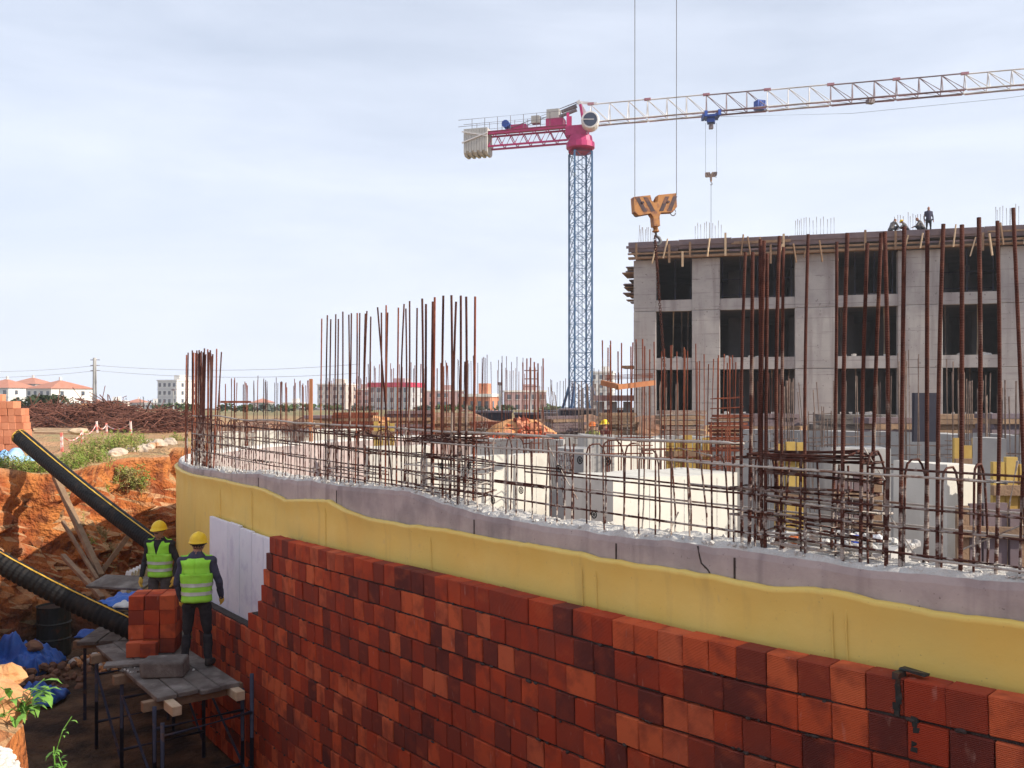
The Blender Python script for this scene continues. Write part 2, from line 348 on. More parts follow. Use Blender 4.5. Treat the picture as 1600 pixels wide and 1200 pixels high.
# earth: cut faces orange and red, flat ground sandy, trench floor darkened to stand in for its shade
m = M['earth'] = mat('earth', (.52, .25, .11), (.60, .35, .19), .9, .97, 0, c3=(.42, .29, .15), s3=.25, t3=(.45, .62), detail=9)
t, b = nodes(m); (x, y, z), g = posz(t); L = t.links.new
sn = N(t, 'ShaderNodeSeparateXYZ'); L(g.outputs['True Normal'], sn.inputs[0])
far = N(t, 'ShaderNodeVectorMath', operation='LENGTH'); L(g.outputs['Position'], far.inputs[0])
f = mathn(t, 'MULTIPLY', mrange(t, far.outputs['Value'], 60, 110), mrange(t, noisen(t, .05, 6), .35, .6, .55, 1)); mixin(m, f, (.23, .215, .10))
f = mathn(t, 'MULTIPLY', mrange(t, noisen(t, .6, 6), .54, .66, 0, .7), mrange(t, far.outputs['Value'], 12, 20)); mixin(m, f, (.40, .33, .15))
steep = mrange(t, sn.outputs[2], .80, .55)
cut = N(t, 'ShaderNodeMix', data_type='RGBA'); cut.inputs[6].default_value = (.37, .095, .028, 1); cut.inputs[7].default_value = (.56, .20, .055, 1)
L(mrange(t, noisen(t, 1.7, 9, stretch=(1, 1, .8)), .40, .60), cut.inputs[0])
cut2 = N(t, 'ShaderNodeMix', data_type='RGBA'); L(cut.outputs[2], cut2.inputs[6]); cut2.inputs[7].default_value = (.60, .40, .23, 1)
L(mrange(t, noisen(t, 2.6, 7, stretch=(1, 1, .45)), .60, .72, 0, .5), cut2.inputs[0])
cut3 = N(t, 'ShaderNodeMix', data_type='RGBA'); L(cut2.outputs[2], cut3.inputs[6]); cut3.inputs[7].default_value = (.20, .06, .026, 1)
L(mrange(t, noisen(t, 4.5, 8), .52, .64, 0, .8), cut3.inputs[0])
mixin(m, mathn(t, 'MULTIPLY', steep, mrange(t, z, .25, -.1)), cut3.outputs[2])
mixin(m, mathn(t, 'MULTIPLY', mrange(t, z, -2.2, -3.0), mrange(t, noisen(t, 1.5, 6), .3, .6, .6, 1)), (.045, .029, .022))  # blackens the low earth by height: trench shade painted into its colour
bp = N(t, 'ShaderNodeBump'); bp.inputs['Strength'].default_value = 1.0; bp.inputs['Distance'].default_value = .16
L(mathn(t, 'ADD', noisen(t, 3.5, 12), mathn(t, 'MULTIPLY', noisen(t, 14, 8), .45)), bp.inputs['Height']); L(bp.outputs[0], b.inputs['Normal'])

# ------------------------------------------------------------------ ground with the excavation cut into it
def catmull(P, n=24):
    out = []
    Q = [tuple(2 * a - b for a, b in zip(P[0], P[1]))] + list(P) + [tuple(2 * a - b for a, b in zip(P[-1], P[-2]))]
    for i in range(1, len(Q) - 2):
        p0, p1, p2, p3 = Q[i - 1:i + 3]
        for k in range(n):
            t = k / n
            out.append(tuple(0.5 * ((2 * b) + (c - a) * t + (2 * a - 5 * b + 4 * c - d) * t * t + (3 * b - a - 3 * c + d) * t ** 3) for a, b, c, d in zip(p0, p1, p2, p3)))
    out.append(P[-1]); return out
def resample(P, step):
    out = [Vector(P[0])]; acc = 0
    for a, b in zip(P, P[1:]):
        a, b = Vector(a), Vector(b); l = (b - a).length; d = step - acc
        while d <= l: out.append(a + (b - a) * (d / l)); d += step
        acc = (acc + l) % step
    return out
LOOP = [(-1.55, 3.2), (-2.0, 3.6), (-2.45, 4.2), (-2.62, 4.8), (-3.4, 5.5), (-4.8, 7.0), (-7.0, 10.2), (-8.9, 13.4), (-9.7, 15.2), (-9.5, 16.9), (-8.7, 17.4), (-8.75, 18.6), (-9.0, 20.3), (-8.2, 21.3), (-8.7, 22.6),
        (-8.6, 24.5), (-7.6, 27.0), (-5, 29.5), (0, 31), (8, 33), (20, 34), (34, 32), (44, 24), (44, 8), (32, -3), (18, -7), (9, -4.6), (6, -2.2), (3.8, -.2), (2.2, 1.2), (.8, 2.3), (-.5, 2.9), (-1.55, 3.2)]
FLOOR = -3.2
edge = resample(catmull(LOOP, 16), .17)[:-1]
CEN = Vector((8, 16))
def ground_z(x, y):
    d = math.hypot(x, y); a = min(1, max(0, (d - 6) / 20))
    z = (.10 * fbm((x, y, 0), .35) + .05 * fbm((x, y, 4), 1.3)) * (.35 + .65 * a)
    if x < -5 and 16 < y < 30: z += .16 * max(0, fbm((x, y, 9), .5) + .3)
    if d > 60: z += min(1, (d - 60) / 200) * 1.2 * fbm((x, y, 2), .012)
    if d > 45: z -= (d - 45) * .0105 if d < 1200 else 12.1
    return z - .02
g = MB(); rows = []
def ring(fn): rows.append([fn(p, i) for i, p in enumerate(edge)])
for d in (650, 450, 300, 160, 95, 62, 42, 30, 22, 16, 12, 9, 7, 5.4, 4.2, 3.3, 2.6, 2.0, 1.5, 1.1, .8, .55, .35, .2, .08):
    def fo(p, i, d=d):
        q = p - CEN; q = CEN + q * (1 + d / q.length); z = ground_z(q.x, q.y)
        if d < .9 and p.x < -1.7 and p.y < 7: z -= .26 * (1 - d / .9) ** 2 + .05 * fbm((q.x, q.y, 1), 5)
        return Vector((q.x, q.y, z))
    ring(fo)
NF = 34
for j in range(NF + 1):
    tt = j / NF
    def ff(p, i, tt=tt):
        q = (CEN - p).normalized(); zz = (ground_z(p.x, p.y) - (.26 + .05 * fbm((p.x, p.y, 1), 5) if p.x < -1.7 and p.y < 7 else 0)) * (1 - tt) + FLOOR * tt - .06 * math.sin(tt * 3.14)
        s = Vector((p.x, p.y, zz))
        near = 1 if p.y < 9 and p.x > -4 else 0
        n1 = fbm((s.x, s.y, s.z * .7), .55, 3); n2 = fbm(s, 1.6, 4); n3 = abs(fbm(s, 3.4, 4))
        w = min(1, tt * 5) * (1 - tt ** 6)
        ins = .75 * tt ** 1.4 + .25 * tt + w * ((.60 * n1 + .42 * n2 - .42 * n3 + .12 * fbm(s, 5.5, 3)) if not near else 0)
        if near: ins = .10 * tt + w * (.16 * n2 - .16 * n3 + .05 * fbm(s, 6)) * (1 if p.x < -1.7 else .3)
        return Vector((p.x + q.x * ins, p.y + q.y * ins, zz + w * .10 * fbm(s, 2.3)))
    ring(ff)
for d in (.25, .6, 1.1, 1.8, 3, 5, 8, 11):
    def fi(p, i, d=d):
        q = CEN - p; l = q.length; q = p + q * min(.95, (1.0 + d) / l); return Vector((q.x, q.y, FLOOR + .05 * fbm((q.x, q.y, 0), .8)))
    ring(fi)
g.grid(rows, True)
b0 = len(g.v); g.v.append(Vector((CEN.x, CEN.y, FLOOR))); nE = len(edge); last = b0 - nE
for k in range(nE): g.face(last + k, last + (k + 1) % nE, b0)
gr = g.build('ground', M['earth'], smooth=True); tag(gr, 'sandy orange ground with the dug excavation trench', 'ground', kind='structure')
BV = BVHTree.FromPolygons(g.v, g.f)
def drop(x, y, z0=6):
    h = BV.ray_cast(Vector((x, y, z0)), Vector((0, 0, -1)))
    return h[0] if h[0] else Vector((x, y, 0))

# ------------------------------------------------------------------ curved wall lines
BPTS = [(9.5, -1.9), (7, -0.1), (4.6, 1.85), (3.1, 3.2), (2.14, 4.13), (1.39, 4.92), (0.47, 6.0), (-0.94, 7.83), (-2.05, 9.25), (-2.85, 10.35), (-3.85, 11.75), (-4.78, 13.1), (-5.55, 14.4), (-6.12, 15.7), (-6.38, 17.0), (-6.3, 18.6), (-5.8, 20.4), (-4.8, 22.6), (-3.2, 24.8), (-1, 26.5)]
BRK = resample(catmull(BPTS), .05)
def tangent(C, i):
    a = C[max(i - 1, 0)]; b = C[min(i + 1, len(C) - 1)]; return (b - a).normalized()
def offset(C, d): return [p + Vector((tangent(C, i).y, -tangent(C, i).x)) * d for i, p in enumerate(C)]
YEL = offset(BRK, .225); CON = offset(BRK, .26); MID = offset(BRK, .34); INN = offset(BRK, .54)
def hit(C, px):                             # index on a wall line where the sight line through photo column px meets it first
    k = (px - 800) / FPX; best = None
    for i in range(len(C) - 1):
        a, b = C[i], C[i + 1]
        if a.y < .5: continue
        fa, fb = a.x - k * a.y, b.x - k * b.y
        if fa * fb <= 0 and fa != fb:
            u = fa / (fa - fb); return i + u
    return None
def on(C, s):
    i = max(0, min(int(s), len(C) - 2)); return C[i] + (C[i + 1] - C[i]) * (s - i)
def profile(C, pts):                        # photo edge points -> list of (s, z) along the wall
    out = []
    for px, py in pts:
        s = hit(C, px)
        if s is not None: out.append((s, CZ - (py - HOR) / FPX * on(C, s).y))
    return sorted(out)
def interp(pr, s):
    if s <= pr[0][0]: return pr[0][1]
    if s >= pr[-1][0]: return pr[-1][1]
    for (a, za), (b, zb) in zip(pr, pr[1:]):
        if a <= s <= b: return za + (zb - za) * (s - a) / max(b - a, 1e-6)
TOPP = profile(CON, [(301, 732), (332, 735), (354, 740), (404, 741), (436, 749), (486, 752), (526, 759), (576, 763), (636, 768), (692, 787), (739, 802), (784, 810), (856, 824), (912, 829), (981, 841), (1075, 849), (1153, 859), (1225, 871), (1300, 882), (1405, 895), (1525, 906), (1598, 912)])
YELP = profile(YEL, [(292, 738), (301, 741), (342, 748), (375, 756), (407, 762), (430, 772), (448, 781), (480, 780), (514, 781), (539, 796), (576, 809), (632, 819), (700, 827), (762, 840), (841, 852), (916, 865), (937, 871), (1000, 882), (1044, 887), (1101, 897), (1202, 916), (1300, 921), (1394, 942), (1469, 957), (1544, 966), (1598, 972)])
sA, sB = 20, len(BRK) - 1
rw = empty('retaining_wall', (BRK[150].x, BRK[150].y, FLOOR), 'curved concrete retaining wall with yellow membrane and rusty starter bars on top', 'wall')
def topz(s): return interp(TOPP, s) + .012 * fbm((s * .05, 0, 0), 3.0) + .006 * fbm((s * .05, 7, 0), 11)
cw = MB(); rows = [[] for _ in range(12)]
for i in range(sA, sB):
    a, c = CON[i], INN[i]; z = topz(i)
    rg = lambda k: .022 * fbm((a.x, a.y, k * 1.7), 4.5) + .010 * fbm((a.x, a.y, k * 3.1), 13)
    chip = max(0, fbm((i * .05, 3, 3), 1.8) - .15) * .05
    rows[0].append((a.x, a.y, FLOOR)); rows[1].append((a.x, a.y, -1.2)); rows[2].append((a.x, a.y, z - .04 - chip)); rows[3].append((a.x + (c.x - a.x) * .03, a.y + (c.y - a.y) * .03, z))
    for k, u in enumerate((.12, .25, .4, .55, .7, .85)):
        rows[4 + k].append((a.x + (c.x - a.x) * u, a.y + (c.y - a.y) * u, z + .018 + rg(k) + .02 * math.sin(u * 3.1)))
    rows[10].append((c.x, c.y, z - .02)); rows[11].append((c.x, c.y, FLOOR))
cw.grid(rows); cwm = [0] * len(cw.f); w = sB - sA - 1
for j in range(11):
    if 3 <= j <= 9:
        for k in range(w): cwm[j * w + k] = 1
cw.m = cwm
cw.build('concrete_wall', [M['concrete_pink'], M['rubble']], rw, smooth=False)
# pour joints on the exposed band
for px in (404, 526, 741, 963, 1148):
    s = hit(CON, px); p = on(CON, s); z = topz(s); tq = tangent(CON, int(s)); k = MB()
    k.box((p.x - tq.y * .0, p.y + tq.x * .0, z - .26), (.012, .008, .42), rz=math.atan2(tq.y, tq.x)); k.build('pour_joint', M['mortar'], rw)
# cracks: thin jagged strips on the face
for pts in ([(1090, 853), (1093, 868), (1096, 880), (1106, 890), (1110, 897), (1118, 905)],):
    k = MB(); pp = []
    for px, py in pts:
        s = hit(CON, px); p = on(CON, s); pp.append(Vector((p.x, p.y, CZ - (py - HOR) / FPX * p.y)))
    k.tube(pp, .006, 5); k.build('crack', M['mortar'], rw)
ym = MB(); rows = [[] for _ in range(13)]
for i in range(sA, sB):
    a, c = YEL[i], CON[i]; n = (c - a); z = interp(YELP, i) + .008 * fbm((i * .05, 1, 5), 5) + .005 * fbm((i * .05, 3, 5), 16)
    q = lambda zz: .010 * fbm((a.x, a.y, zz), 1.4) + .004 * fbm((a.x, a.y, zz * .5), 6)
    for j, zz in enumerate((FLOOR, -2, -1.2, -.7, -.4, -.15, z - .24, z - .15, z - .08, z - .03)):
        e = q(zz) - (.012 if j == 8 else .022 if j == 9 else 0); rows[j].append((a.x + n.x * e * 28, a.y + n.y * e * 28, min(zz, z - .03 + .0)))
    e = q(z); rows[10].append((a.x + n.x * (e * 28 - .75), a.y + n.y * (e * 28 - .75), z - .008)); rows[11].append((a.x + n.x * .25, a.y + n.y * .25, z + .004)); rows[12].append((c.x + n.x * .05, c.y + n.y * .05, z - .006))
ym.grid(rows); ym.build('membrane', M['yellow_mem'], rw, smooth=True)
for px in (345, 395, 510, 675, 912, 934, 1303, 1325):          # overlap seams of the sheets
    s = hit(YEL, px); p = on(YEL, s); tq = tangent(YEL, int(s)); z = interp(YELP, s); k = MB(); o = Vector((-tq.y, tq.x)) * .012
    pp = [Vector((p.x + o.x + tq.x * .006 * math.sin(j), p.y + o.y + tq.y * .006 * math.sin(j), z - .03 - j * .09)) for j in range(9)]
    k.tube(pp, .0045, 4); k.build('membrane_seam', M['yellow_mem'], rw)
# lavender foam boards standing between brick and membrane
FO = offset(BRK, .165)
fb = [(330, 359, 806, 1010), (359, 377, 815, 1010), (377, 396, 824, 1010), (396, 414, 832, 1010), (414, 447, 838, 1010)]
for x0, x1, yt, yb in fb:
    s0, s1 = hit(FO, x0), hit(FO, x1); lo, hi = min(s0, s1), max(s0, s1)
    k = MB(); p, q = on(FO, lo + .1), on(FO, hi - .1); zt = CZ - (yt - HOR) / FPX * on(FO, s0).y; zb = -1.75
    k.beam((*((p + q) / 2), zb), (*((p + q) / 2), zt), (q - p).length - .006, .05, up=Vector((-(q - p).y, (q - p).x, 0)).normalized())
    o = k.build('foam_board', M['foam'], rw); bevel(o, .006)
    e = MB(); e.ball((p.x + .0, p.y, zt - .03), (.012, .012, .012), 6, 4); e.build('fixing', M['mortar'], o)

# ------------------------------------------------------------------ brick wall: every course laid brick by brick
PITCH, BH, BL, BD = .198, .182, .188, .135
def brick_top(p): return CZ - (1.215 + .0371 * min(p.y, 13.5))
bw = empty('brick_wall', (BRK[200].x, BRK[200].y, FLOOR), 'unfinished red clay block wall with toothed end in front of the yellow membrane', 'wall')
def frontpos(s, z): p = on(BRK, s); return Vector((p.x, p.y, z))
s_left = hit(BRK, 421); slots = []
for r in range(17):
    step = [0, .10, .19, .28, .36, .72, .0][min(r, 6)]
    s_end = s_left + step / .05 if r < 6 else hit(BRK, 300) + (r % 2) * 1.9
    s = s_end; c = 0
    while s > 26:
        half = (r % 2 == 1 and c == 0)
        l = BL + rnd.uniform(-.006, .006)
        if rnd.random() < .07: l = BL * 1.48
        s0 = s - l / .05; slots.append((r, (s + s0) / 2, l)); s = s0 - rnd.choice((.03, .05, .05, .08, .12)); c += 1
bm_ = {}
def brick_mesh(v):
    if v in bm_: return bm_[v]
    bmm = bmesh.new(); bmesh.ops.create_cube(bmm, size=1)
    for q in bmm.verts: q.co = Vector((q.co.x * (1 if v < 3 else 1), q.co.y, q.co.z))
    bmesh.ops.scale(bmm, vec=(BL, BD, BH), verts=bmm.verts)
    rr = random.Random(v); 
    for q in bmm.verts: q.co += Vector((rr.uniform(-.003, .003), rr.uniform(-.004, .004), rr.uniform(-.0035, .0035)))
    bmesh.ops.bevel(bmm, geom=[e for e in bmm.edges], offset=.005, segments=1, affect='EDGES')
    me = bpy.data.meshes.new('brick'); bmm.to_mesh(me); bmm.free(); me.materials.append(M['brick']); bm_[v] = me; return me
lay = []
for r, s, l in slots:
    if 1.0 < s:
        tq = tangent(BRK, int(s)); p = on(BRK, s); nrm = Vector((tq.y, -tq.x))
        zt = brick_top(p) - r * PITCH + .004 * fbm((s * .05, r, 0), 1.5) - .012 * max(0, fbm((s * .05, r * .0, 2), .5))
        dep = BD / 2 + rnd.uniform(-.005, .007)
        c = Vector((p.x + nrm.x * dep, p.y + nrm.y * dep, zt - BH / 2))
        if c.z - BH / 2 < FLOOR: continue
        slope = math.atan2(brick_top(p + tq * .3) - brick_top(p), .3)
        rot = Matrix.Rotation(math.atan2(tq.y, tq.x) + rnd.gauss(0, .012), 3, 'Z') @ Matrix.Rotation(-slope + rnd.gauss(0, .008), 3, 'Y') @ Matrix.Rotation(rnd.gauss(0, .006), 3, 'X')
        vis = 0
        if c.y > .5:
            ix, iy = c.x / c.y * FPX + 800, HOR + (CZ - c.z) / c.y * FPX
            if -60 < ix < 1640 and iy < 1240: vis = 1 / c.y ** 2 * (1 if -10 < ix < 1610 and iy < 1205 else .3)
        lay.append((vis, c, rot, l))
lay.sort(key=lambda q: -q[0])
ib = MB()
for k, (vis, c, rot, l) in enumerate(lay):
    if k < 300 and vis > 0:
        o = link('brick', brick_mesh(rnd.randrange(6)), bw, c); o.rotation_euler = rot.to_euler(); o.scale = (l / BL, 1, 1)
    else: ib.box(c, (l, BD, BH), rot=rot, jit=.003)
o = ib.build('brick_course', M['brick_i'], bw); tag(o, kind='stuff'); bevel(o, .004, 1)
# bedding mortar: recessed strips between the courses and squeezed-out lumps
mm = MB()
for r in range(1, 17):
    s_end = s_left + [0, .10, .19, .28, .36, .72][min(r, 5)] / .05 if r < 6 else hit(BRK, 300)
    ro = [[], [], [], []]
    for i in range(26, int(s_end)):
        p = BRK[i]; tq = tangent(BRK, i); nrm = Vector((tq.y, -tq.x)); zt = brick_top(p) - r * PITCH + .004 * fbm((i * .05, r, 0), 1.5)
        d0 = .022 + .012 * fbm((i * .05, r, 3), 5)
        for k, (d, z) in enumerate(((.13, zt + .02), (d0, zt + .018), (d0, zt - .004), (.13, zt - .006))): ro[k].append((p.x + nrm.x * d, p.y + nrm.y * d, z))
    mm.grid(ro)
mm.build('mortar_bed', M['mortar'], bw)
sq = MB(); rr = random.Random(31)         # mortar squeezed out of the beds and dropped on the faces
for i in range(900):
    s = rr.uniform(30, hit(BRK, 300)); r = rr.randrange(1, 15)
    if s > s_left + 4 and r < 7: continue
    p = on(BRK, s); tq = tangent(BRK, int(s)); nrm = Vector((tq.y, -tq.x)); d = rr.uniform(-.004, .014); z = brick_top(p) - r * PITCH + .006 + rr.gauss(0, .004)
    sq.ball((p.x + nrm.x * d, p.y + nrm.y * d, z), (rr.uniform(.008, .035), .011, rr.uniform(.006, .012)), 7, 4, rot=Matrix.Rotation(math.atan2(tq.y, tq.x), 3, 'Z'), fn=lambda v, i=i: v * (1 + .4 * noise.noise(v * 60 + Vector((i, 0, 0)))))
tag(sq.build('mortar_squeeze', M['mortar'], bw), kind='stuff')
# two dark open joints near the right end, filled with bitumen
for px, py, hh in ((1402, 1085, .21), (1430, 1148, .17)):
    s = hit(BRK, px); p = on(BRK, s); z = CZ - (py - HOR) / FPX * p.y; tq = tangent(BRK, int(s)); k = MB()
    [k.box((p.x + tq.y * .035 + rnd.gauss(0, .003), p.y - tq.x * .035, z - hh / 2 + hh * (j_ + .5) / 7), (.028 + rnd.uniform(-.008, .008), .078 + rnd.uniform(-.004, .004), hh / 6.2), rz=math.atan2(tq.y, tq.x) + rnd.gauss(0, .1), jit=.004) for j_ in range(7)]
    if hh > .205: k.box((p.x + tq.y * .07 - tq.x * .05, p.y - tq.x * .07 - tq.y * .05, z + hh / 2 + .005), (.13, .05, .010), rz=math.atan2(tq.y, tq.x) - .2, jit=.007)
    k.build('dark_joint', M['drum'], bw)

# ------------------------------------------------------------------ reinforcement standing out of the retaining wall
FR = offset(BRK, .315); BK = offset(BRK, .485)
def curve_at(C, s): return on(C, s), tangent(C, int(s))
hp = []
for v in range(4):                          # hairpin bars: up the outer face, over, down the inner face
    rr = random.Random(40 + v); k = MB(); h = 1.14 + rr.uniform(-.03, .03); j = lambda a: rr.uniform(-a, a)
    if v in (1, 2):
        hp.append(k.tube([(j(.01), 0, .25), (j(.012), 0, .7), (j(.014), 0, h - rr.uniform(.0, .05))], .0062, 6).tube([(j(.03), .17, .25), (j(.02), .17, .7), (j(.03), .17, h - rr.uniform(.0, .06))], .0062, 6).mesh('vertical_bar', M['rust'], smooth=True)); continue
    pts = [(j(.01), 0, .25), (j(.012), 0, .6), (j(.012), 0, h - .07), (0, .012, h - .02), (0, .05, h), (0, .12, h), (0, .155, h - .03), (j(.015), .17, h - .10), (j(.03), .17, .7), (j(.03), .17, .25)]
    hp.append(k.tube(pts, .0062, 6).mesh('vertical_bar', M['rust' if v < 2 else 'rust_red'], smooth=True))
    if v == 3: hp[-1].materials[0] = M['rust']
s_r, s_l = 34, hit(FR, 300)
s = s_r + 2
while s < s_l - 2:
    p, tq = curve_at(FR, s); o = link('vertical_bar', rnd.choice(hp), rw, (p.x, p.y, rnd.uniform(-.03, .015)))
    o.rotation_euler = (rnd.gauss(0, .010), rnd.gauss(0, .014), math.atan2(tq.y, tq.x) + math.pi + rnd.gauss(0, .12))
    s += rnd.uniform(.14, .20) / .05 * (1 if on(FR, s).y < 8 else .85)
def longbar(C, s0, s1, z, r, m, name='horizontal_bar', wob=.006, dz=0.0):
    k = MB(); pts = []; n = max(3, int((s1 - s0) * .05 / .12)); ph = rnd.uniform(0, 50)
    for i in range(n + 1):
        u = i / n; s = s0 + (s1 - s0) * u; p = on(C, s)
        pts.append((p.x + wob * fbm((s * .05, ph, 0), .9), p.y + wob * fbm((s * .05, ph, 5), .9), z + dz * u + wob * fbm((s * .05, ph, 9), .8)))
    return k.tube(pts, r, 6).build(name, m, rw, smooth=True)
for C, off_, zs in ((offset(BRK, .300), 0, (.625, .77, .90, 1.05)), (offset(BRK, .500), 3, (.60, .74, .88, 1.02))):
    for z in zs:
        s = s_r + rnd.uniform(-3, 3)
        while s < s_l - 6:
            e = min(s + rnd.uniform(70, 115), s_l - 1); longbar(C, s, e, z + rnd.uniform(-.02, .02), .0068, M['rust' if rnd.random() < .88 else 'splash'], dz=rnd.uniform(-.012, .012))
            if e > s_l - 2: break
            s = e - rnd.uniform(8, 14)
s = hit(FR, 1160)                           # cement-coated bar tied along the top of the mesh
while s < s_l - 6:
    e = min(s + rnd.uniform(34, 60), s_l - 1); longbar(offset(BRK, .33), s, e, 1.155 + rnd.uniform(-.012, .012), .011, M['splash'], 'top_bar', wob=.02); s = e - 3
# tall starter bars: (photo column at the top, row at the top, column near the mesh top)
tall = []
for x, y in [(745, 185), (773, 168), (790, 188), (815, 163), (828, 187), (850, 150), (880, 165), (893, 158), (922, 157), (935, 157), (963, 160), (971, 147), (990, 175), (1043, 155), (1067, 118), (1075, 155), (1128, 130), (1157, 112), (1165, 135), (1184, 97), (1222, 132), (1247, 85), (1266, 112), (1300, 100), (1310, 78), (1353, 70), (1393, 68), (1417, 100), (1440, 70), (1467, 75), (1512, 75)]:
    tall.append((270 + x / 3.2, 440 + y / 3.2, 270 + x / 3.2 - rnd.uniform(1, 4), .0080 if x < 1240 else .0105))
tall.append((590, 480, 611, .008)); tall.append((720, 572, 716, .011)); tall.append((727, 565, 726, .011))
for x in [290, 292.5, 296, 299, 301, 304, 306, 309, 311.5, 313, 316, 318, 320, 323, 325, 327, 329.5, 331]:
    tall.append((x + 1.5, 543 + rnd.uniform(0, 14), x, .0115)); x % 3 < .8 and tall.append((x + 2.2, 545 + rnd.uniform(0, 14), x + .8, .0115))
tall += [(338.5, 545, 334, .0105), (346, 550, 335, .0105)]
zt = [(512, 235, 500), (540, 235, 528), (570, 185, 563), (585, 190, 577), (597, 240, 590), (645, 172, 640), (660, 215, 652), (757, 165, 748), (868, 195, 850), (910, 160, 893), (988, 200, 965), (1042, 160, 1005), (1055, 155, 1060), (1132, 135, 1118), (1222, 150, 1220), (1285, 125, 1265), (1357, 128, 1352), (1423, 100, 1420), (1495, 113, 1490), (1557, 62, 1604)]
for a, b_, c in zt: tall.append((960 + a / 2.5, 300 + b_ / 2.5, 960 + c / 2.5, rnd.choice((.0105, .0092, .0112))))
for i, (xt, yt, xb, r) in enumerate(tall):
    C = FR if i % 3 else BK; s = hit(C, xb)
    if s is None: continue
    D = on(C, s).y; lo = at(xb, 700, D) if D < 9 else at(xb, 690, D); hi = at(xt, yt, D + rnd.uniform(-.08, .08)); d = hi - lo
    bot = lo + d * ((topz(s) + .02 - lo.z) / d.z); pc = on(C, s); bot.x += (pc.x - bot.x) * .7; bot.y += (pc.y - bot.y) * .7; n = 7; k = MB()
    bend = Vector((rnd.gauss(0, .008), rnd.gauss(0, .008), 0))
    k.tube([bot - Vector((0, 0, .12))] + [bot + (hi - bot) * (j / n) + bend * math.sin(j / n * 3.1) for j in range(n + 1)], r, 7)
    k.build('starter_bar', M['rust' if rnd.random() < .75 or xb > 1100 else 'rust_red'], rw, smooth=True)
# stirrups tied round the bars of the two wall columns
def stirrups(px0, px1, zs, n_, r=.0065):
    s0, s1 = sorted((hit(FR, px0), hit(FR, px1)))
    for z in zs:
        for _ in range(n_):
            a, b_ = s0 + rnd.uniform(-2, 3), s1 - rnd.uniform(-2, 6); zz = z + rnd.uniform(-.02, .02); tl = rnd.uniform(-.03, .03)
            P = [(*on(FR, a), zz), (*on(FR, (a + b_) / 2), zz + tl / 2), (*on(FR, b_), zz + tl), (*on(BK, b_), zz + tl * .6), (*on(BK, (a + b_) / 2), zz + rnd.uniform(-.02, .02)), (*on(BK, a), zz + rnd.uniform(-.03, .03)), (*on(FR, a), zz)]
            k = MB(); k.tube(P, r, 6); k.build('stirrup', M['splash' if z < .85 and rnd.random() < .6 else 'rust'], rw, smooth=True)
stirrups(640, 742, (.62, .72, .82, .93, 1.06, 1.1), 2)
stirrups(1158, 1345, (.58, .66, .74, .82, .92, 1.02, 1.10, 1.13), 2, .0075)
stirrups(503, 580, (.7, .9, 1.05), 2)
for px, py in ((770, 782), (814, 766), (873, 732), (928, 804), (906, 719), (950, 721), (690, 728), (733, 728)):     # round plastic spacers on the mesh
    C = offset(BRK, .296); s = hit(C, px); p, tq = curve_at(C, s); c = Vector((p.x, p.y, CZ - (py - HOR) / FPX * p.y)); k = MB(); u = Vector((tq.x, tq.y, 0))
    rim = [c + (u * math.cos(a) + Vector((0, 0, 1)) * math.sin(a)) * .026 for a in [2 * math.pi * j / 14 for j in range(15)]]
    k.tube(rim, .004, 5, cap=False)
    for a in range(4):
        e = (u * math.cos(a * .785) + Vector((0, 0, 1)) * math.sin(a * .785)) * .026; k.tube([c - e, c + e], .003, 4)
    k.build('spacer_wheel', M['black_plastic'], rw)
for px, py, qx, qy in ((858, 700, 902, 780), (1060, 700, 1112, 712), (1350, 700, 1382, 750), (1380, 790, 1432, 870), (1060, 800, 1045, 835), (1590, 720, 1575, 800), (1500, 860, 1598, 820)):
    C = offset(BRK, .40); a, b_ = on(C, hit(C, px)), on(C, hit(C, qx)); k = MB()
    k.tube([at(px, py, a.y), at(qx, qy, b_.y)], .006, 6).build('loose_bar', M['splash'], rw)

# ------------------------------------------------------------------ basement walls and columns inside the curve
def slab(name, px0, D0, px1, D1, ztop, thick, m, label, cat, lines=True, group=None):
    a, b_ = at(px0, HOR, D0), at(px1, HOR, D1); a.z = b_.z = 0; d = (b_ - a); l = d.length; rz = math.atan2(d.y, d.x); nrm = Vector((-d.y, d.x, 0)).normalized()
    c = (a + b_) / 2 + nrm * thick / 2
    k = MB(); h = ztop - FLOOR; n = max(2, int(l / .12)); Mx = Matrix.Rotation(rz, 3, 'Z')
    rows = []
    for yy, zz in ((-thick / 2, FLOOR - .05), (-thick / 2, None), (thick / 2, None), (thick / 2, FLOOR - .05)):
        rows.append([c + Mx @ Vector((-l / 2 + l * i / n, yy, zz if zz is not None else ztop + .03 * fbm((i * .12, D0, yy), 2.5))) for i in range(n + 1)])
    k.grid(rows); b0 = len(k.v) - 4 * (n + 1); q = n + 1
    k.face(b0, b0 + q, b0 + 2 * q, b0 + 3 * q); k.face(b0 + n + 3 * q, b0 + n + 2 * q, b0 + n + q, b0 + n)
    base = Vector((c.x, c.y, FLOOR))
    root = empty(name, base, label, cat, group); k.build('cast_body', m, root)
    if lines:
        zz = ztop - .5; jm = MB()
        i = 1
        while i * .6 < l - .1:
            jm.box(c + Mx @ Vector((-l / 2 + i * .6, -thick / 2 - .002, -h / 2 + ztop - h / 2 * 0)) * 1 + Vector((0, 0, -c.z + (ztop + FLOOR) / 2 - (-h / 2 + ztop))), (.012, .006, h - .1), rz=rz); i += 1
        if jm.v: jm.build('panel_joint', M['rubble'], root)
    return root
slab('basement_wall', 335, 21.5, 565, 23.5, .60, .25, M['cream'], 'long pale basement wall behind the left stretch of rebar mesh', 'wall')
slab('basement_wall', 575, 18.5, 672, 19.0, .42, .25, M['cream'], 'short pale basement wall behind the tall starter bars', 'wall')
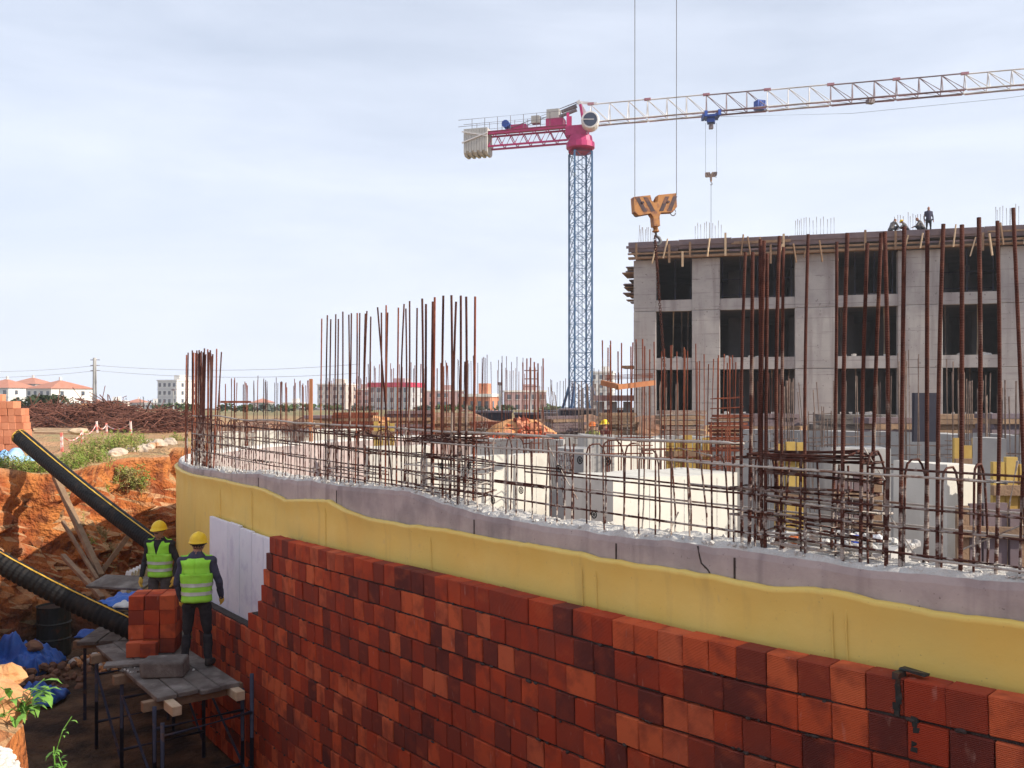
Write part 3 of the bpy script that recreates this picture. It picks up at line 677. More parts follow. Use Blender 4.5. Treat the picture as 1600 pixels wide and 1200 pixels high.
slab('basement_wall', 668, 15.6, 858, 17.2, .37, .25, M['cream'], 'bright pale basement wall left of the grey column', 'wall')
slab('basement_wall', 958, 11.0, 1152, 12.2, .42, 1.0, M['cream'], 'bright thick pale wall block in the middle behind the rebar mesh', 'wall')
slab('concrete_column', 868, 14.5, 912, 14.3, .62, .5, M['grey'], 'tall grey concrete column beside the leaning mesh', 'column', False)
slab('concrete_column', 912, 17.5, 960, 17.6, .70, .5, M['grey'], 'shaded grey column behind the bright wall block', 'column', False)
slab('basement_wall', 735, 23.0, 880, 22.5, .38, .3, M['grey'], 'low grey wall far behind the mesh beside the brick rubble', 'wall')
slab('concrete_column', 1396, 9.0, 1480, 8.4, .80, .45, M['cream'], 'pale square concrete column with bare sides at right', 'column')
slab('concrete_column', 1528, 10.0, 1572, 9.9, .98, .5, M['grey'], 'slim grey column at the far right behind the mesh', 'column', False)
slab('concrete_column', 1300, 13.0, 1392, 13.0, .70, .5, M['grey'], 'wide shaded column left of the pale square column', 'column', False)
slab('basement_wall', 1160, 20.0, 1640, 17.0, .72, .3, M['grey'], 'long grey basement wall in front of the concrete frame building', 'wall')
slab('basement_wall', 960, 20.5, 1040, 21.5, .45, .3, M['cream'], 'narrow pale wall under the orange channel frame', 'wall')
for i, (px, D, ztop, w_, n_, lab) in enumerate(((1075, 15.0, .75, .75, 5, 'yellow formwork panels with posts behind the wall block'), (1235, 12.5, .85, .45, 3, 'yellow column formwork among the dark stirrups'), (1512, 11.0, .9, .35, 3, 'yellow brown formwork beside the slim grey column'), (600, 21.0, .85, .5, 4, 'small yellow formwork behind the tall starter bars'), (1590, 8.2, .85, .5, 4, 'brown yellow formwork at the right edge'))):
    c = at(px, HOR, D); c.z = FLOOR; root = empty('formwork', c, lab, 'formwork')
    for j in range(n_):
        k = MB(); x = (j - (n_ - 1) / 2) * w_ / n_; h = ztop - FLOOR + rnd.uniform(-.06, .06)
        k.box(c + Vector((x, rnd.uniform(-.02, .02), h / 2)), (w_ / n_ * .82, .05, h)); k.build('panel', M['form_yellow'], root)
    for j in range(2):
        k = MB(); k.box(c + Vector((0, -.055, ztop - FLOOR - .25 - j * .5)), (w_ * 1.05, .06, .09)); k.build('waler', M['wood'], root)

def cage(px0, px1, D, ytop, n_, lab, m='rust_red', r=.012, dep=.4, zbase=-.4, lean=0.0, ties=3, jit=.35, grp=None):
    a, b_ = at(px0, HOR, D), at(px1, HOR, D); zt_ = at(0, ytop, D).z
    root = empty('column_cage', ((a.x + b_.x) / 2, D, zbase), lab, 'rebar cage', grp); key = (r, m)
    for i in range(n_):
        u = (i + rnd.uniform(-jit, jit)) / max(1, n_ - 1); x = a.x + (b_.x - a.x) * u; y = D + rnd.choice((0, dep)) + rnd.uniform(-.05, .05)
        h = zt_ - zbase + rnd.uniform(-.16, .06); k = MB(); ln = lean + rnd.gauss(0, .012)
        k.tube([(x, y, zbase), (x + ln * h, y + rnd.gauss(0, .02), zbase + h)], r, 5); k.build('bar', M[m], root)
    for i in range(ties):
        z = .45 + i * .14; k = MB(); k.tube([(a.x, D, z), (b_.x, D, z + .02), (b_.x, D + dep, z), (a.x, D + dep, z - .01), (a.x, D, z)], r * .7, 5); k.build('tie', M[m], root)
    return root
cage(347, 392, 21.5, 592, 12, 'red rusty starter bars with a cross piece left of the field', 'rust_red', .012)
cage(394, 440, 23, 590, 15, 'thin rusty starter bars in the middle of the left field', 'rust', .009)
cage(440, 484, 22, 595, 16, 'crowded rusty starter bars beside the orange post', 'rust_red', .010)
cage(575, 650, 25, 568, 20, 'rusty starter bars behind the tallest wall bars', 'rust_red', .012)
cage(655, 705, 21, 566, 9, 'thick red starter bars right of the red roofed building', 'rust_red', .014)
cage(738, 812, 20, 556, 13, 'sparse thin starter bars left of the crane', 'rust', .008)
cage(817, 846, 19, 558, 6, 'thick red starter bars above the brick rubble', 'rust_red', .016)
cage(852, 884, 18, 605, 12, 'bundle of thin grey bars leaning left before the crane', 'rust_grey', .007, lean=-.10)
cage(700, 760, 24, 560, 14, 'thin brown starter bars between the tall bars and the lamp post', 'rust', .008)
cage(780, 850, 26, 575, 18, 'close thin bars behind the thick red ones', 'rust_red', .009)
cage(500, 575, 23.5, 590, 20, 'fine starter bars behind the first tall wall bars', 'rust_red', .009)
cage(860, 900, 25, 590, 9, 'few thin bars left of the crane mast', 'rust', .009)
cage(930, 990, 23, 575, 12, 'thin brown bars right of the crane mast', 'rust', .009)
cage(1160, 1230, 17, 585, 16, 'close brown bars before the second window bay', 'rust', .010)
cage(1300, 1390, 16, 590, 14, 'sparse grey bars before the third window bay', 'rust_grey', .009)
cage(1495, 1560, 14.5, 585, 14, 'grey brown bars before the last window bay', 'rust_grey', .009)
cage(898, 934, 18.5, 598, 16, 'dense grey splice bars in front of the crane mast', 'rust_grey', .010)
cage(941, 1020, 15.5, 533, 12, 'tall red starter bars carrying an orange channel frame', 'rust_red', .013)
cage(1000, 1060, 17, 600, 16, 'grey splice bars under the first window bay', 'rust_grey', .010)
cage(1024, 1090, 14.5, 540, 10, 'orange rusty starter bars before the first window bay', 'rust_red', .010)
cage(1092, 1160, 14, 556, 13, 'rusty starter bars before the second pier', 'rust_red', .010)
cage(1222, 1246, 15, 594, 10, 'tight grey bar bundle above the yellow column formwork', 'rust_grey', .013)
cage(1268, 1292, 14, 598, 5, 'three grey bars leaning left before the wide pier', 'rust_grey', .009, lean=-.07)
cage(1404, 1440, 13, 552, 8, 'thin grey bars above the pale square column', 'rust_grey', .008)
cage(1471, 1492, 13, 555, 5, 'few grey bars right of the dark shutter panel', 'rust_grey', .009)
cage(1555, 1604, 11, 600, 14, 'dense brown bar bundle at the right edge', 'rust_grey', .011)
cage(1120, 1162, 12.5, 668, 9, 'squat red stirrup cage left of the dark stirrups', 'rust_red', .010, ties=8)
cage(1276, 1302, 15.5, 640, 8, 'low grey bar grid behind the dark stirrups', 'rust_grey', .009, ties=6)
# cross piece, orange post and orange channel frame on those cages
k = MB(); k.beam(at(345, 628, 21.3), at(392, 628, 21.3), .06, .05); tag(k.build('cross_bar', M['rust_red'], loc=at(368, 628, 21.3)), 'short red steel bar tied across the left starter bars', 'steel bar')
k = MB(); k.beam(at(486, 592, 20.5), at(486, 690, 20.5), .07, .07); tag(k.build('steel_post', M['frame_orange'], loc=at(486, 690, 20.5)), 'orange steel post at the end of the left bar field', 'post')
root = empty('channel_frame', at(990, 620, 15.2), 'orange steel channel frame resting on the tall red bars', 'steel frame')
for a, b_ in (((941, 598), (966, 604)), ((964, 605), (1022, 598))): MB().beam(at(*a, 15.4 if a[0] < 950 else 15.0), at(*b_, 15.0 if a[0] < 950 else 15.6), .07, .085).build('channel', M['frame_orange'], root)
for j in range(4): MB().tube([at(945, 593 - j * 2, 15.6 + j * .1), at(1020, 590 - j * 2, 15.6 + j * .1)], .008, 5).build('bar', M['rust_red'], root)
# dark shutter panel, leaning reinforcing mesh, rubble heap, scattered litter
MB().box(at(1445, 652, 13.2), (.36, .05, .72)).build('x', M['hoard']); o = bpy.data.objects['x']; o.name = 'shutter_panel'; tag(o, 'dark shutter panel standing above the pale square column', 'panel')
root = empty('steel_mesh', at(890, 800, 13.6), 'rusty steel mesh panel leaning against the grey column', 'steel mesh')
A, B_, C_ = at(873, 705, 14.2), at(893, 705, 14.2), Vector((0, 0, 0)); dn = at(884, 822, 13.4) - A
for j in range(6): MB().tube([A + (B_ - A) * (j / 5), A + (B_ - A) * (j / 5) + dn], .006, 4).build('wire', M['rust'], root)
for j in range(16): MB().tube([A + dn * (j / 15), B_ + dn * (j / 15)], .005, 4).build('wire', M['rust'], root)
def heap(name, c, rx, ry, h, n_, size, mats, label, cat, shape='box', kind=None, seed=1):
    rr = random.Random(seed); c = Vector(c); k = MB()
    for i in range(n_):
        a = rr.uniform(0, 6.283); d = math.sqrt(rr.random()); x, y = c.x + rx * d * math.cos(a), c.y + ry * d * math.sin(a)
        z = c.z + h * (1 - d) * rr.uniform(.75, 1.05); q = Matrix.Rotation(rr.uniform(0, 6), 3, Vector((rr.random(), rr.random(), rr.random() + .01)).normalized())
        s_ = size * rr.uniform(.6, 1.3); k.mi = rr.randrange(len(mats))
        if shape == 'box': k.box((x, y, z), (s_, s_ * .7, s_ * .7), rot=q, jit=s_ * .06)
        else: k.ball((x, y, z), (s_ / 2, s_ * .4, s_ * .33), 6, 4, rot=q, fn=lambda v, i=i: v * (1 + .25 * noise.noise(v * (3 / s_) + Vector((i, 0, 0)))))
    return tag(k.build(name, mats, loc=c), label, cat, kind=kind)
root = empty('brick_rubble', at(815, 700, 24), 'heap of broken orange bricks left of the crane base', 'rubble')
k = MB(); k.ball(at(815, 690, 24.3), (1.0, .8, .62), 16, 8, fn=lambda v: v * (1 + .2 * noise.noise(v * 2))); k.build('mound', M['soil_lump'], root)
h_ = heap('broken_brick', at(815, 690, 24), 1.05, .8, .68, 240, .15, [M['brick_pale'], M['brick_i']], None, None); h_.parent = root; h_.location = org(h_) - org(root); tag(h_, kind='stuff')
LIT = [('orange', 1242, 843, (.65, .16, .04), 'crumpled orange bag'), ('blue', 1337, 843, (.03, .08, .5), 'small blue wrapper'), ('white', 1371, 842, (.7, .7, .72), 'small white bag'), ('grey', 1275, 838, (.45, .42, .38), 'pale cement lump')]
for nm, px, py, c, lab in LIT:
    D = 6.6; k = MB(); cc = at(px, py, D); k.ball(cc, (.05, .04, .035), 9, 6, fn=lambda v: v * (1 + .35 * noise.noise(v * 30 + Vector((px, 0, 0)))))
    tag(k.build('litter', mat('litter ' + nm, c, tuple(q * .7 for q in c), 20, .7)), lab + ' on the rubble behind the dark stirrups', 'litter')
slab('rubble_bank', 1165, 6.9, 1392, 6.3, .33, .7, M['grey'], 'low rubble covered concrete bench behind the dark stirrups', 'concrete', False)
heap('rubble', at(1280, 850, 6.75) , .75, .25, .10, 120, .07, [M['rubble'], M['grey']], 'loose grey rubble lying behind the dark stirrups', 'rubble', 'ball', kind='stuff')

rb = MB(); rr = random.Random(77)          # loose chips left on the wall head
for i in range(2600):
    sx = rr.uniform(s_r, s_l); u = rr.uniform(.05, .95); a, c = on(CON, sx), on(INN, sx); p = a + (c - a) * u; s_ = rr.uniform(.006, .02) * (1.4 if rr.random() < .06 else 1)
    rb.box((p.x, p.y, topz(sx) + .022), (s_ * 1.6, s_ * 1.2, s_), rot=Matrix.Rotation(rr.uniform(0, 6), 3, Vector((rr.random(), rr.random(), rr.random() + .1)).normalized()), jit=s_ * .25)
tag(rb.build('concrete_chips', M['rubble'], rw), kind='stuff')

# ------------------------------------------------------------------ concrete frame building
BA, BB = at(990, HOR, 49.7), at(1564, HOR, 45.0); BA.z = BB.z = 0
ud = (BB - BA).normalized(); nd = Vector((-ud.y, ud.x, 0)); brz = math.atan2(ud.y, ud.x)
def fu(px):                                 # photo column -> distance along the facade
    k = (px - 800) / FPX; return (k * BA.y - BA.x) / (ud.x - k * ud.y)
bd = empty('frame_building', BA, 'unfinished grey concrete frame building with open window bays', 'building')
def fb_(u0, u1, z0, z1, d0, d1, name, m, parent=None, mb=None):
    k = mb or MB(); c = BA + ud * ((u0 + u1) / 2) + nd * ((d0 + d1) / 2); k.box((c.x, c.y, (z0 + z1) / 2), (u1 - u0, d1 - d0, z1 - z0), rz=brz)
    if mb is None: return k.build(name, m, parent or bd)
piers = [(990, 1025), (1081, 1125), (1242, 1306), (1403, 1473), (1563, 1650), (1740, 1800), (1890, 1960)]
UMAX = fu(1960)
ZL = [-.9, .53, 3.26, 6.46, 9.05]
for a, b_ in piers:
    for j in range(3):
        z0, z1 = ((-.9, 2.94), (2.955, 6.16), (6.175, 9.0))[j]
        bevel(fb_(fu(a) + .004, fu(b_) - .004, z0, z1, rnd.uniform(-.02, .01), .55, 'pier', M['facade']), .02, 1)
for (z0, z1) in ((2.94, 3.58), (6.16, 6.77)):
    for (a, b_), (c, d) in zip(piers, piers[1:]): fb_(fu(b_) - .004, fu(c) + .004, z0, z1, .05, .45, 'spandrel', M['facade'])
for (a, b_), (c, d) in zip(piers, piers[1:]): fb_(fu(b_) - .004, fu(c) + .004, -.9, .53, .06, .4, 'plinth', M['facade'])
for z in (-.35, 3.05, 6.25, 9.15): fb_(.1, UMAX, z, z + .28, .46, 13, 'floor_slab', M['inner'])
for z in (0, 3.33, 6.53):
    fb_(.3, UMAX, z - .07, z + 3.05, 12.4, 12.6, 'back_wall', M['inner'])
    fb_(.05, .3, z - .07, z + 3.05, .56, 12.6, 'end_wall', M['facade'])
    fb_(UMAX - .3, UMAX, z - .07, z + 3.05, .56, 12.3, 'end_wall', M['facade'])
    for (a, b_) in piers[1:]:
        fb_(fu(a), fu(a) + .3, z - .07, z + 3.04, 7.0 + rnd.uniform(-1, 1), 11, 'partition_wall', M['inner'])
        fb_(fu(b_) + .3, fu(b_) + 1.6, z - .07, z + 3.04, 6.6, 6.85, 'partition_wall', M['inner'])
# blue steel props and frames standing in the top storey bays
for (a, b_), (c, d) in zip(piers[:5], piers[1:5]):
    u0, u1 = fu(b_), fu(c); n = max(2, round((u1 - u0) / 1.1))
    for i in range(n + 1):
        if rnd.random() < .15: continue
        u = u0 + .12 + (u1 - u0 - .24) * i / n; p = BA + ud * u + nd * .9
        MB().tube([(p.x, p.y, 6.55), (p.x + rnd.uniform(-.04, .04), p.y, 9.1)], .045, 6).build('prop', M['steel_blue'], bd)
        if i < n:
            q = BA + ud * (u + (u1 - u0 - .24) / n) + nd * .9
            for z in (6.9, 7.05, 7.9):
                if rnd.random() < .7: MB().tube([(p.x, p.y, z), (q.x, q.y, z)], .025, 5).build('brace', M['steel_blue' if z > 7 else 'crane_dark'], bd)
for (a, b_), (c, d) in zip(piers[:5], piers[1:5]):      # props and rubble standing in the lower bays
    for z in (0, 3.33):
        for i in range(3):
            p = BA + ud * rnd.uniform(fu(b_) + .2, fu(c) - .2) + nd * rnd.uniform(.9, 3)
            MB().tube([(p.x, p.y, z - .06), (p.x + rnd.uniform(-.05, .05), p.y, z + 3.0)], .05, 6).build('prop', M['rust_grey' if i else 'wood_pale'], bd)
        for i in range(4):
            p = BA + ud * rnd.uniform(fu(b_) + .2, fu(c) - .2) + nd * .3; k = MB(); k.box((p.x, p.y, z + (.60 if z == 0 else .29)), (rnd.uniform(.12, .35), .14, rnd.uniform(.06, .16)), rz=rnd.uniform(0, 3), jit=.03); k.build('rubble_piece', M['rubble'], bd)
# edge formwork of the next slab: boards, rails and leaning studs
fw = empty('slab_formwork', BA + Vector((0, 0, 9.0)), 'timber edge formwork with leaning studs round the top slab', 'formwork')
u = -.25
while u < UMAX:
    l = rnd.uniform(2.2, 3.6); l = min(l, UMAX + .3 - u)
    fb_(u, u + l - .02, 9.52 + rnd.uniform(-.12, .05), 9.98 + rnd.uniform(-.02, .03), -.30, -.25, 'board', M['form'], fw)
    fb_(u, u + l, 9.02 + rnd.uniform(-.03, .03), 9.14, -.42, -.05, 'edge_board', M['wood'], fw)
    for z in (9.26, 9.66): fb_(u + rnd.uniform(-.3, 0), u + l + .1, z + rnd.uniform(-.04, .04), z + .10, -.42 + rnd.uniform(0, .04), -.35 + rnd.uniform(0, .02), 'rail', M['form' if rnd.random() < .55 else 'wood'], fw)
    u += l
u = .2
while u < UMAX:
    p = BA + ud * u + nd * -.46; q = BA + ud * (u + rnd.choice((0, 0, .12, -.15, .25))) + nd * -.5; h = rnd.uniform(.55, 1.05); z0 = 9.0 - rnd.choice((0, 0, .25, .5))
    MB().beam((p.x, p.y, z0), (q.x, q.y, z0 + h + .2), .11, .06).build('stud', M['wood_pale' if rnd.random() < .35 else 'wood'], fw)
    u += rnd.uniform(.3, .95)
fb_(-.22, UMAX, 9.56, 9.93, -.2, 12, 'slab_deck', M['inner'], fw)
for j in range(16):                         # loose boards sticking out past the left corner
    z = 6.9 + j * .13 + rnd.uniform(-.04, .04); l = rnd.uniform(.3, .75); fb_(-l, .3, z, z + .05, rnd.uniform(.2, 2.2), rnd.uniform(2.3, 2.8), 'loose_board', M['wood' if j % 3 else 'form'], fw)
fb_(-.7, .0, 3.05, 3.2, .4, 2.0, 'loose_board', M['wood'], fw)
for a, b_, n in ((994, 1021, 11), (1084, 1126, 10), (1244, 1258, 5), (1262, 1306, 9), (1404, 1418, 4), (1424, 1450, 7), (1564, 1600, 9)):
    root = empty('roof_bars', BA + ud * fu((a + b_) / 2) + nd * 1.0 + Vector((0, 0, 9.93)), 'thin starter bars on the top slab at photo column %s' % a, 'rebar')
    root['label'] = {994: 'bunched starter bars on the top slab at its left corner', 1084: 'row of starter bars on the top slab above the second pier', 1244: 'four close starter bars on the top slab above the third pier', 1262: 'fading row of starter bars on the top slab right of four close bars', 1404: 'short group of starter bars beside the crouching roof worker', 1424: 'starter bars between the roof workers', 1564: 'starter bars on the top slab at the right end'}[a]
    for i in range(n):
        p = BA + ud * fu(a + (b_ - a) * i / (n - 1)) + nd * (1.0 + rnd.uniform(-.1, .4)); h = rnd.uniform(1.0, 1.25) * (1.15 if a > 1500 else 1)
        MB().tube([(p.x, p.y, 9.9), (p.x + rnd.gauss(0, .05 if a < 1000 else .015), p.y, 9.93 + h)], .016, 4).build('bar', M['rust_grey'], root)

# ------------------------------------------------------------------ tower crane
D0 = 85.0; mc = at(907, HOR, D0); mc.z = 0
cr_ = empty('tower_crane', (mc.x, mc.y, -.5), 'tall tower crane with blue lattice mast and magenta counter jib', 'crane')
def strut(k, a, b_, r): k.tube([a, b_], r, 4, cap=False)
mr = Matrix.Rotation(R(14), 3, 'Z'); hw = .86
def mp_(x, y, z): v = mr @ Vector((x, y, 0)); return Vector((mc.x + v.x, mc.y + v.y, z))
zt0, zt1 = 0.2, 24.6; ns = 9; sh = (zt1 - zt0) / ns; cn = [(-hw, -hw), (hw, -hw), (hw, hw), (-hw, hw)]
for i in range(ns):
    z0 = zt0 + sh * i; k = MB()
    for x, y in cn: k.beam(mp_(x, y, z0), mp_(x, y, z0 + sh - .02), .17, .17)
    for j in range(2):
        a, b_ = z0 + sh * j / 2, z0 + sh * (j + 1) / 2
        for q in range(4):
            (x0, y0), (x1, y1) = cn[q], cn[(q + 1) % 4]
            strut(k, mp_(x0, y0, a), mp_(x1, y1, b_), .038); strut(k, mp_(x1, y1, a), mp_(x0, y0, b_), .038); strut(k, mp_(x0, y0, b_), mp_(x1, y1, b_), .038)
    k.build('mast_section', M['crane_blue'], cr_)
k = MB(); 
for z in [zt0 + .3 * j for j in range(80)]: strut(k, mp_(-.2, .1, z), mp_(.2, .1, z), .02)
for x in (-.2, .2): strut(k, mp_(x, .1, zt0), mp_(x, .1, zt1), .03)
k.build('ladder', M['crane_blue'], cr_)
for q in range(4):
    x, y = cn[q]; k = MB(); k.beam(mp_(x * 1.8, y * 1.8, -.5), mp_(x, y, 2.4), .2, .2); k.build('base_brace', M['crane_blue'], cr_)
k = MB(); k.box((mc.x, mc.y, -.3), (6.5, 6.5, .9), rz=R(14)); k.build('base_block', M['hoard'], cr_)
# slewing unit
k = MB(); k.tube([mp_(0, 0, 24.6), mp_(0, 0, 24.9), mp_(0, 0, 25.0), mp_(0, 0, 25.5), mp_(0, 0, 25.55), mp_(0, 0, 26.1)], [1.15, 1.15, 1.35, 1.35, 1.2, 1.1], 16); k.build('slewing_ring', M['crane_mag'], cr_, smooth=False)
jd = (at(1600, HOR, 74.5) - at(930, HOR, 84.6)); jd.z = 0; jd.normalize(); js = Vector((-jd.y, jd.x, 0))
J0 = Vector((mc.x, mc.y, 0))
def jp(u, v, z): p = J0 + jd * u + js * v; return Vector((p.x, p.y, z))
k = MB()
for v in (-.55, .55): k.beam(jp(-1.1, v, 26.0), jp(-1.1, v, 28.3), .25, .25); k.beam(jp(.6, v, 26.0), jp(.1, v, 29.0), .22, .22)
k.box(jp(-.3, 0, 26.6), (2.0, 1.5, .9), rz=math.atan2(jd.y, jd.x)); k.build('slewing_frame', M['crane_mag'], cr_)
k = MB(); k.beam(jp(.5, 0, 28.2), jp(-.2, 0, 29.5), .5, .35); k.beam(jp(-.2, 0, 29.4), jp(1.6, 0, 29.1), .2, .2); k.build('apex', M['crane_white'], cr_)
# cab with big round window
cc = jp(1.2, -1.3, 27.15)
fdir = Vector((-.1, -1, 0)).normalized()
cb = MB(); cb.tube([cc - fdir * 1.3, cc - fdir * .9, cc + fdir * .2, cc + fdir * .45], [.6, .82, .86, .77], 18); cab = cb.build('cab', M['crane_white'], cr_, smooth=False)
k = MB(); k.tube([cc + fdir * .40, cc + fdir * .48], [.68, .64], 18); wdw = k.build('window', M['glass_dark'], cab)
k = MB(); k.beam(cc + fdir * .49 + Vector((-.75, 0, 0)), cc + fdir * .49 + Vector((.75, 0, 0)), .05, .05); k.build('window_bar', M['crane_white'], cab)
# counter jib: deck, lattice sides, rails, winch, counterweights
k = MB(); u0, u1, zb, zt_ = -1.1, -9.0, 25.75, 27.0
for v in (-.6, .6):
    k.beam(jp(u0, v, zt_), jp(u1, v, zt_), .14, .16); k.beam(jp(u0, v, zb), jp(u1, v, zb), .16, .16)
    n = 12
    for i in range(n):
        a, b_ = u0 + (u1 - u0) * i / n, u0 + (u1 - u0) * (i + 1) / n
        strut(k, jp(a, v, zt_ if i % 2 else zb), jp(b_, v, zb if i % 2 else zt_), .06)
k.build('counter_jib', M['crane_mag'], cr_)
k = MB(); k.box(jp((u0 + u1) / 2, 0, 27.2), (u0 - u1, 1.3, .06), rz=math.atan2(jd.y, jd.x)); k.box(jp(-2.4, 0, 27.6), (1.7, 1.2, .7), rz=math.atan2(jd.y, jd.x)); k.box(jp(-6.0, 0, 27.5), (1.5, .9, .4), rz=math.atan2(jd.y, jd.x)); k.build('deck', M['crane_mag'], cr_)
k = MB(); k.box(jp(-2.6, 0, 28.4), (1.2, 1.0, .9), rz=math.atan2(jd.y, jd.x)); k.box(jp(-4.3, -.2, 28.0), (.8, .7, .7), rz=math.atan2(jd.y, jd.x)); k.build('electric_box', M['weight'], cr_)
k = MB(); k.tube([jp(-7.3, -.5, 27.85), jp(-7.3, .5, 27.85)], .38, 10); k.build('winch', M['blue_motor'], cr_)
for v in (-.75, .75):
    k = MB()
    for i in range(8): strut(k, jp(-1.5 - i * 1.3, v, 27.2), jp(-1.5 - i * 1.3, v, 28.5), .025)
    for z in (27.85, 28.5): strut(k, jp(-1.5, v, z), jp(-12.0, v, z), .025)
    k.build('hand_rail', M['crane_dark'], cr_)
for v in (-.5, .5):
    k = MB(); strut(k, jp(-.2, v * .4, 29.4), jp(-7.0, v, 27.3), .05); k.build('tie_rod', M['crane_dark'], cr_)
k = MB(); k.beam(jp(-.4, .2, 29.1), jp(-1.9, .2, 28.7), .28, .22); k.beam(jp(-.3, -.3, 28.6), jp(-2.0, -.3, 28.1), .28, .22); k.build('tie_clamp', M['crane_dark'], cr_)
for i in range(9):
    u = -9.15 - i * .27; k = MB(); zb_ = 25.1 + (.0 if i % 2 else -.16)
    k.prism([(-.85, zb_ + .3), (-.5, zb_), (.5, zb_), (.85, zb_ + .3), (.85, 27.55), (-.85, 27.55)], .24, Matrix.Translation(J0 + jd * u) @ Matrix.Rotation(math.atan2(jd.y, jd.x) + math.pi / 2, 4, 'Z')); k.build('counterweight', M['weight'], cr_)
k = MB(); k.beam(jp(-9.0, -.92, 27.0), jp(-11.6, -.92, 26.2), .14, .1); k.beam(jp(-9.0, -.92, 26.7), jp(-11.6, -.92, 27.3), .1, .1); k.build('weight_frame', M['crane_white'], cr_)
# jib sections, alternately pale and faded
zb, zh = 27.25, 1.85; u = 1.0; sec = 0; BL_ = 5.35
while u < 47:
    k = MB(); n = 3 if sec else 3; m = [M['crane_white'], M['crane_pink']][(sec // 2) % 2 if sec > 0 else 0] if sec < 2 else [M['crane_mid'], M['crane_white']][(sec % 4) // 2]
    if sec == 2: m = M['crane_mid']
    zz = zb; hh = zh * (1 - .006 * u); rr_ = .045
    for v in (-.6, .6): k.tube([jp(u, v, zz), jp(u + BL_ - .03, v, zz)], .085, 5)
    k.tube([jp(u, 0, zz + hh), jp(u + BL_ - .03, 0, zz + hh)], .075, 5)
    st = BL_ / n
    for i in range(n):
        a = u + st * i
        for v in (-.6, .6): strut(k, jp(a, v, zz), jp(a, 0, zz + hh), rr_); strut(k, jp(a, 0, zz + hh), jp(a + st, v, zz), rr_)
        strut(k, jp(a, -.6, zz), jp(a + st, .6, zz), .035)
    k.build('jib_section', m, cr_)
    k = MB(); k.box(jp(u, 0, zz + hh + .05), (.6, .25, .2), rz=math.atan2(jd.y, jd.x)); k.build('jib_joint', M['crane_pink'], cr_)
    k = MB()
    for v in (-.6, .6): k.tube([jp(u + .1, v, zz - .08), jp(u + BL_ - .1, v, zz - .08)], .05, 4)
    k.build('trolley_rail', M['crane_pink'], cr_)
    u += BL_; sec += 1
def ju(px): kx = (px - 800) / FPX; return (kx * J0.y - J0.x) / (jd.x - kx * jd.y)
tu = ju(1111); k = MB(); k.box(jp(tu, 0, 26.9), (1.2, 1.4, .2), rz=math.atan2(jd.y, jd.x)); k.box(jp(tu, 0, 26.6), (.7, .8, .45), rz=math.atan2(jd.y, jd.x)); k.box(jp(tu - .6, 0, 27.1), (.25, 1.6, .5)); k.box(jp(tu + .6, 0, 27.1), (.25, 1.6, .5)); k.build('trolley', M['blue_motor'], cr_)
k = MB(); k.box(jp(tu, 0, 26.05), (.35, .35, .4)); k.build('trolley_sheave', M['crane_dark'], cr_)
k = MB(); k.box(jp(ju(1187), 0, zb + .35), (.8, .7, .8), rz=.3); k.build('jib_winch', M['blue_motor'], cr_)
k = MB(); k.box(jp(ju(1360), 0, zb - .15), (.6, .5, .35), rz=.3); k.build('jib_box', M['crane_dark'], cr_)
tp = jp(tu, 0, 0); hz = at(0, 273, tp.y).z
for dx in (-.5, .5): MB().tube([(tp.x + dx, tp.y, 26.4), (tp.x + dx, tp.y, hz + .2)], .014, 4).build('hoist_rope', M['steel'], cr_)
